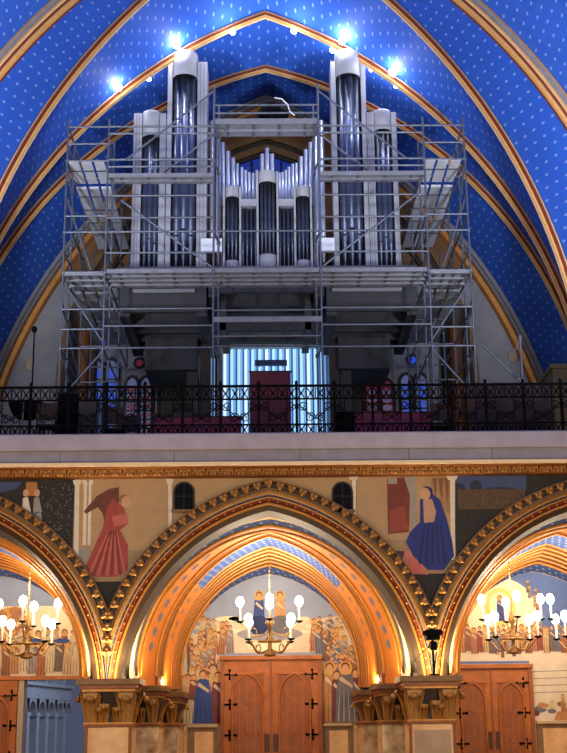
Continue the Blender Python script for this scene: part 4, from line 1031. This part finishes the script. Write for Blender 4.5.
def deck(x0, x1, y0, y1, z, n, along='x', h=.06, pm=None):
    PLANK_ = pm or PLANK
    """planks lying side by side; along = direction of their length"""
    for k in range(n):
        m = MB()
        if along == 'x':
            a = y0 + (y1 - y0) * k / n; b = y0 + (y1 - y0) * (k + .9) / n; m.box(x0, x1, a, b, z - h, z, PLANK)
            L_ = x1 - x0
            for q in range(4): xx = x0 + L_ * (q + .5) / 4; m.box(xx - .03, xx + .03, a, b, z - h - .02, z - h, STEEL)
            m.box(x0, x1, a - .012, a + .02, z - h - .05, z - .004, PLANK)
        else:
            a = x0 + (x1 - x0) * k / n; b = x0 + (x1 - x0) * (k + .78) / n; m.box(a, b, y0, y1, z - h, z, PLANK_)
            for q in range(int((y1 - y0) / .9)): yy = y0 + .5 + q * .9; m.box(a, b, yy - .03, yy + .03, z - h - .02, z - h, STEEL)
        m.build('deck_plank', sf, OS)
for s in (-1, 1):
    a, b = (-XO, -XI) if s < 0 else (XI, XO)
    deck(a + .03, b - .03, YS, YS2 + .25, ZS(160) + .02, 3, 'y', pm=PLANK_LIT); deck(a + .03, b - .03, YS2 + .4, 35.3, ZS(160) - .05, 3, 'y', pm=PLANK_LIT)
    deck(a + .03, b - .03, YS, YS2 + .2, ZS(271) + .02, 3, 'x'); deck(a + .03, b - .03, YS2 + .3, 35.3, ZS(271) - .03, 3, 'y')
    deck(XC, XI, YS, YS2 - .5, ZS(171.5), 2) if s > 0 else deck(-XI, -XC, YS, YS2 - .5, ZS(172.5), 2)
    deck(XC, XI, YS, YS2 + .2, ZS(268), 4) if s > 0 else deck(-XI, -XC, YS, YS2 + .2, ZS(268), 4)
deck(-XC, XC, YS, YS2 - .2, ZS(118.5), 2, h=.1); deck(-XC, XC, YS, YS2 + .2, ZS(268), 4)
m = MB(); m.box(-XC, XC, YS - .03, YS, ZS(322), ZS(317), PLANK); m.build('toe_board', sf, OS)
del sf['_o']
# things on the scaffold
p = at(270, 118, 29.8); m = MB(); rn = random.Random(4)
rows = []
for i in range(7):
    t = i / 6; rr = [.0, .34, .40, .38, .30, .18, .0][i]; rows.append([(p.x + .08 + rr * cos(2 * pi * k / 12) * (1 + .15 * sin(3 * k)), 29.8 + rr * .6 * sin(2 * pi * k / 12), ZS(118.5) + .02 + .56 * t * (1 + .12 * sin(2.3 * k + i))) for k in range(12)])
m.grid(rows, BLACK, True, True); tag(m.build('tarpaulin', None, (p.x, 29.8, p.z)), 'black crumpled tarpaulin on the highest middle deck', 'tarpaulin')
m = MB(); m.tube([(p.x + .12, 29.43, ZS(99)), (p.x + .3, 29.42, ZS(100.5)), (p.x + .45, 29.43, ZS(106)), (p.x + .5, 29.43, ZS(113)), (p.x + .62, 29.42, ZS(117))], .017, WHITE, 6); tag(m.build('rope', None, (p.x + .3, 29.43, p.z)), 'pale rope trailing over the black tarpaulin', 'rope')
for a, b, lab in ((201, 222, 'left'), (320.5, 334.5, 'right')):
    x0, x1 = xat(a, 245, 30.75), xat(b, 245, 30.75); zt_, zb_ = zat(238.5, 30.75), zat(251.5, 30.75)
    t_ = thing('work_light', 'white box panel beside the %s of the central pipes' % lab, 'panel', 'white panels at the organ centre', loc=((x0 + x1) / 2, 30.75, ZD)); t_['_o'] = tuple(t_.location)
    m = MB(); m.box(x0, x1, 30.72, 30.78, zb_, zt_, WHITE); m.build('panel', t_, (0, 30.75, zb_)); m = MB(); m.tube([((x0 + x1) / 2, 30.8, ZD), ((x0 + x1) / 2, 30.8, zb_ + .1)], .02, IRON, 6); m.box((x0 + x1) / 2 - .12, (x0 + x1) / 2 + .12, 30.72, 30.88, ZD, ZD + .03, IRON); m.build('stand', t_, (0, 30.75, ZD)); del t_['_o']

# ================================================================== VAULT SPOTLIGHTS
for i, (a, b, en, rad, lab) in enumerate(((177, 45, 240, .105, 'just above the tall left organ tower'), (118, 87, 190, .11, 'far left on the rib'), (149, 79, 30, .06, 'small one below the rib at left'), (232.5, 32, 60, .08, 'left of the vault ridge'), (294, 31, 60, .08, 'right of the vault ridge'), (342, 41, 200, .10, 'just above the tall right organ tower'), (333, 50, 100, .09, 'lower of the pair at the tall right tower'), (393, 72, 220, .12, 'far right on the rib'), (371, 70, 60, .05, 'between the right towers under the rib'), (396, 86, 60, .06, 'lowest at far right under the rib'))):
    Y = 30.75 if i not in (2, 6, 8, 9) else 31.3
    p = at(a, b, Y); t_ = thing('spotlight', 'glowing white vault spotlight, %s' % lab, 'spotlight', 'spotlights along the vault rib', loc=p); t_['_o'] = tuple(p)
    m = MB(); m.ball(tuple(p), rad, SPOTG, 1, 1, 1, 12, 8); m.build('bulb', t_, tuple(p)); m = MB(); m.tube([(p.x, p.y + rad * .7, p.z), (p.x, p.y + rad * 1.9, p.z + rad * .3)], rad * .55, IRON, 10); m.build('housing', t_, tuple(p)); del t_['_o']
    lamp('spotlight_beam', 'POINT', (p.x, p.y - .1, p.z), en * .5, (1.0, .97, .97), .1)

# ================================================================== RAILING
rl = thing('railing', 'black wrought iron railing with scrolls along the gallery edge', 'railing', loc=(0, 26.25, GF)); rl['_o'] = (0, 26.25, GF); OR = (0, 26.25, GF)
YR = 26.25; z0 = GF + .03; z1 = zat(386, YR); H = z1 - z0; zA = z1 - .05; zB_ = zat(399, YR); zC = zat(424.5, YR)
XR = 7.4
for nm, z, h in (('top_rail', z1, .05), ('upper_rail', zB_, .028), ('lower_rail', zC, .028), ('bottom_rail', z0 + .03, .03)):
    m = MB(); m.box(-XR, XR, YR - .025, YR + .025, z - h / 2, z + h / 2, IRON); m.build(nm, rl, OR)
PW_ = .80; n = int(2 * XR / PW_)
post0 = fz0 = fb0 = s0_ = None
def inst(src, mk, name, loc, sx=1):
    if src is None: src = mk().build(name, rl); o = src
    else: o = src.copy(); COL.objects.link(o); o.parent = rl
    o.location = Vector(loc) - Vector(OR); o.scale.x = sx
    return src
def mk_post():
    m = MB(); m.box(-.028, .028, -.028, .028, 0, H + .03, IRON); m.ball((0, 0, H + .06), .045, IRON, .8, .8, 1.4, 8, 5); return m
def mk_frieze(hh):
    def f():
        m = MB(); k = 4; w = PW_ / k
        for i in range(k):
            a = i * w; m.box(a - .012, a + .012, -.015, .015, 0, hh, IRON)
            for q in ((0, 1), (1, 0)): m.tube([(a + .03, 0, .01 + (hh - .02) * q[0]), (a + w / 2, 0, hh / 2), (a + w - .03, 0, .01 + (hh - .02) * q[1])], .013, IRON, 4)
            m.ball((a + w / 2, 0, hh / 2), .03, IRON, seg=6, rings=4)
        return m
    return f
def mk_scroll():
    m = MB(); hh = zB_ - zC
    pts = []
    c1, c2 = (.11, hh * .73), (.27, hh * .27)
    for i in range(26):
        t = i / 25 * 3.4 * pi; r = .025 + .085 * (t / (3.4 * pi)); pts.append((c1[0] + r * cos(-t + 4.3 * pi), 0, c1[1] + r * sin(-t + 4.3 * pi)))
    m.tube(pts, .012, IRON, 4); pts2 = [(.38 - p_[0], 0, hh - p_[2]) for p_ in pts]; m.tube(pts2, .012, IRON, 4); m.tube([pts[-1], (.19, 0, hh * .5), pts2[-1]], .012, IRON, 4)
    m.tube([(.19, 0, 0), (.19, 0, hh)], .009, IRON, 4)
    return m
for i in range(n + 1):
    x = -XR + i * PW_
    post0 = inst(post0, mk_post, 'post', (x, YR, z0))
    if i == n: break
    fz0 = inst(fz0, mk_frieze(zA - zB_ + .01), 'upper_frieze', (x, YR, zB_)); fb0 = inst(fb0, mk_frieze(zC - z0 - .03), 'lower_frieze', (x, YR, z0 + .03))
    s0_ = inst(s0_, mk_scroll, 'scroll', (x + .02, YR, zC)); s0_ = inst(s0_, mk_scroll, 'scroll', (x + PW_ - .02, YR, zC), -1)
del rl['_o']

# ================================================================== THINGS ON THE GALLERY
def panel(name, label, cat, a, b, top, bot, Y, mt, th=.08, feet=True, extra=None):
    x0, x1 = xat(a, (top + bot) / 2, Y), xat(b, (top + bot) / 2, Y); zt_ = zat(top, Y); O = ((x0 + x1) / 2, Y, GF)
    t_ = thing(name, label, cat, loc=O); t_['_o'] = O
    m = MB(); m.box(x0, x1, Y, Y + th, GF + (.06 if feet else 0), zt_, mt); m.build('board', t_, O)
    if feet:
        for x in (x0 + .12, x1 - .12): m = MB(); m.box(x - .04, x + .04, Y - .15, Y + th + .15, GF, GF + .06, IRON); m.build('foot', t_, O)
    m = MB(); m.box(x0 - .02, x1 + .02, Y - .01, Y + th + .01, zt_, zt_ + .03, DKMAR); m.build('top_edge', t_, O)
    if extra: extra(t_, O, x0, x1, zt_)
    del t_['_o']
panel('partition_panel', 'upright maroon panel in front of the bright central window', 'panel', 250, 291, 372, 440, 29.0, MAROON)
panel('choir_bench', 'long rose coloured bench back behind the railing left of the maroon panel', 'bench', 154, 241, 417, 440, 28.0, PINKR, .3)
panel('choir_bench', 'long rose coloured bench back behind the railing at right of centre', 'bench', 356, 432, 414, 440, 28.0, PINKR, .3)
panel('screen', 'dark maroon folding screen behind the railing at far right', 'screen', 468, 552, 388, 440, 27.2, DKMAR, .1)
panel('cabinet', 'tall black cabinet behind the railing under the left scaffold wing', 'cabinet', 57, 76, 392, 440, 27.8, BLACK, .5)
panel('cabinet', 'low dark wooden cabinet right of the tall black cabinet', 'cabinet', 78, 96, 401, 440, 27.8, DARKW, .5)
panel('cabinet', 'dark box on the floor right of the bright central window', 'cabinet', 336, 356, 412, 440, 28.4, BLACK, .5)
# dark kettledrum-like bowl on legs, left
p = at(27, 404, 27.3); O = (p.x, p.y, GF); t_ = thing('kettledrum', 'dark wide bowl shaped drum on thin legs behind the railing at far left', 'drum', loc=O); t_['_o'] = O
m = MB(); zt_ = p.z; m.lathe([(0, zt_ - .36), (.2, zt_ - .33), (.33, zt_ - .2), (.40, zt_ - .02), (.41, zt_), (0, zt_)], p.x, p.y, BLACK, 18); m.build('bowl', t_, O)
for k in range(3): a = k * 2.1 + .5; m = MB(); m.tube([(p.x + .36 * cos(a), p.y + .36 * sin(a), zt_ - .05), (p.x + .42 * cos(a), p.y + .42 * sin(a), GF)], .02, STEEL, 6); m.build('leg', t_, O)
del t_['_o']
def chair(pxx, Y, label):
    p = at(pxx, 430, Y); O = (p.x, Y, GF); t_ = thing('chair', label, 'chair', 'dark chairs behind the railing', loc=O); t_['_o'] = O; x = p.x
    m = MB(); m.box(x - .22, x + .22, Y - .2, Y + .22, GF + .42, GF + .47, DKMAR); m.build('seat', t_, O)
    m = MB(); m.box(x - .22, x + .22, Y - .24, Y - .2, GF + .55, GF + .92, DKMAR); m.build('backrest', t_, O)
    for sx in (-.2, .2):
        for sy in (-.22, .2): m = MB(); m.tube([(x + sx, Y + sy, GF), (x + sx, Y + sy, GF + (.9 if sy < 0 else .43))], .016, IRON, 6); m.build('leg', t_, O)
    del t_['_o']
chair(48, 27.0, 'dark chair right of the bowl shaped drum'); chair(116, 27.4, 'dark chair under the left red lancets'); chair(440, 27.3, 'dark chair left of the dark maroon screen'); chair(132, 28.2, 'dark chair left of the long rose bench')
def stand(pxx, pyt, Y, label, name, head):
    p = at(pxx, pyt, Y); O = (p.x, Y, GF); t_ = thing(name, label, 'stand', loc=O); t_['_o'] = O
    m = MB(); m.tube([(p.x, Y, GF + .3), (p.x, Y, p.z)], .03 if not head else .018, STEEL if not head else IRON, 8); m.build('pole', t_, O)
    for k in range(3): a = k * 2.094 + .3; m = MB(); m.tube([(p.x, Y, GF + .5), (p.x + .38 * cos(a), Y + .38 * sin(a), GF)], .014, IRON, 6); m.build('leg', t_, O)
    m = MB()
    if head: m.ball((p.x, Y - .03, p.z + .03), .07, BLACK, 1, 1, 1.2, 10, 6); m.build('microphone', t_, O)
    else:
        for dz in (0, -.9, -1.8): m = MB(); m.lathe([(.05, p.z + dz - .05), (.05, p.z + dz + .05)], p.x, Y, STEEL, 8); m.build('collar', t_, O)
        m = MB(); m.tube([(p.x, Y, p.z - .05), (p.x - .45, Y, p.z - .85)], .014, STEEL, 6); m.build('side_strut', t_, O)
    del t_['_o']
stand(34.5, 331, 29.2, 'thin black microphone stand in front of the grey wall at left', 'microphone_stand', True)
stand(520, 338, 29.2, 'tall grey tube stand in front of the grey wall at right', 'tube_stand', False)
m = MB(); a = at(482, 345, 29.8); b = at(533, 393, 29.8); m.tube([a, b], .03, STEEL, 8); tag(m.build('support_tube', None, a), 'long grey tube leaning down from the scaffold at right', 'tube')
m = MB(); p = at(559, 378, 33); m.box(p.x - .25, p.x + .45, 32.6, 34.5, GF, p.z + .15, mat('block_stone', (150, 132, 104), .8, 0, .2, 3)); m.box(p.x - .3, p.x + .5, 32.55, 34.55, p.z + .15, p.z + .27, mat('block_stone', (150, 132, 104))); tag(m.build('stone_block', None, (p.x, 33.5, GF)), 'pale stone block at the right foot of the blue vault', 'block')
for pxx, py, lab in ((29, 364, 'left'), (513, 356, 'right')):
    p = at(pxx, py, 36.0); m = MB(); m.lathe([(0, 0)], 0, 0, BRASS) if False else None
    m.ball((p.x, 36.03, p.z), .14, mat('plaque', (170, 140, 118), .6), 1, .2, 1.4, 12, 8); tag(m.build('wall_plaque', None, (p.x, 36.03, p.z)), 'small pale oval plaque on the %s part of the grey end wall' % lab, 'plaque')

# dark spotlight fixture on the right pier
p = at(433, 640, 25.6); O = (p.x, 25.66, 2.70); t_ = thing('pier_fixture', 'black lamp fixture on a bracket above the right pier capital', 'lamp', loc=O); t_['_o'] = O
m = MB(); m.box(p.x - .02, p.x + .02, 25.65, 25.69, 2.70, p.z + .2, BLACK); m.box(p.x - .09, p.x + .09, 25.64, 25.74, 2.70, 2.73, BLACK); m.build('bracket', t_, O)
m = MB(); m.box(p.x - .13, p.x + .13, 25.52, 25.72, p.z + .0, p.z + .2, BLACK); m.box(p.x - .06, p.x + .06, 25.5, 25.7, p.z - .2, p.z - .03, BLACK); m.ball((p.x - .14, 25.6, p.z + .12), .07, BLACK); m.ball((p.x + .14, 25.6, p.z + .14), .07, BLACK); m.build('lamp_head', t_, O)
m = MB(); q0 = at(420, 655, 25.75); m.tube([(p.x - .05, 25.62, p.z - .1), q0, at(413, 663, 25.7), at(417, 672, 25.7), (p.x - .3, 25.7, 2.72)], .01, BLACK, 5); m.build('cable', t_, O); del t_['_o']
for o in bpy.data.objects:
    if '_o' in o.keys(): del o['_o']
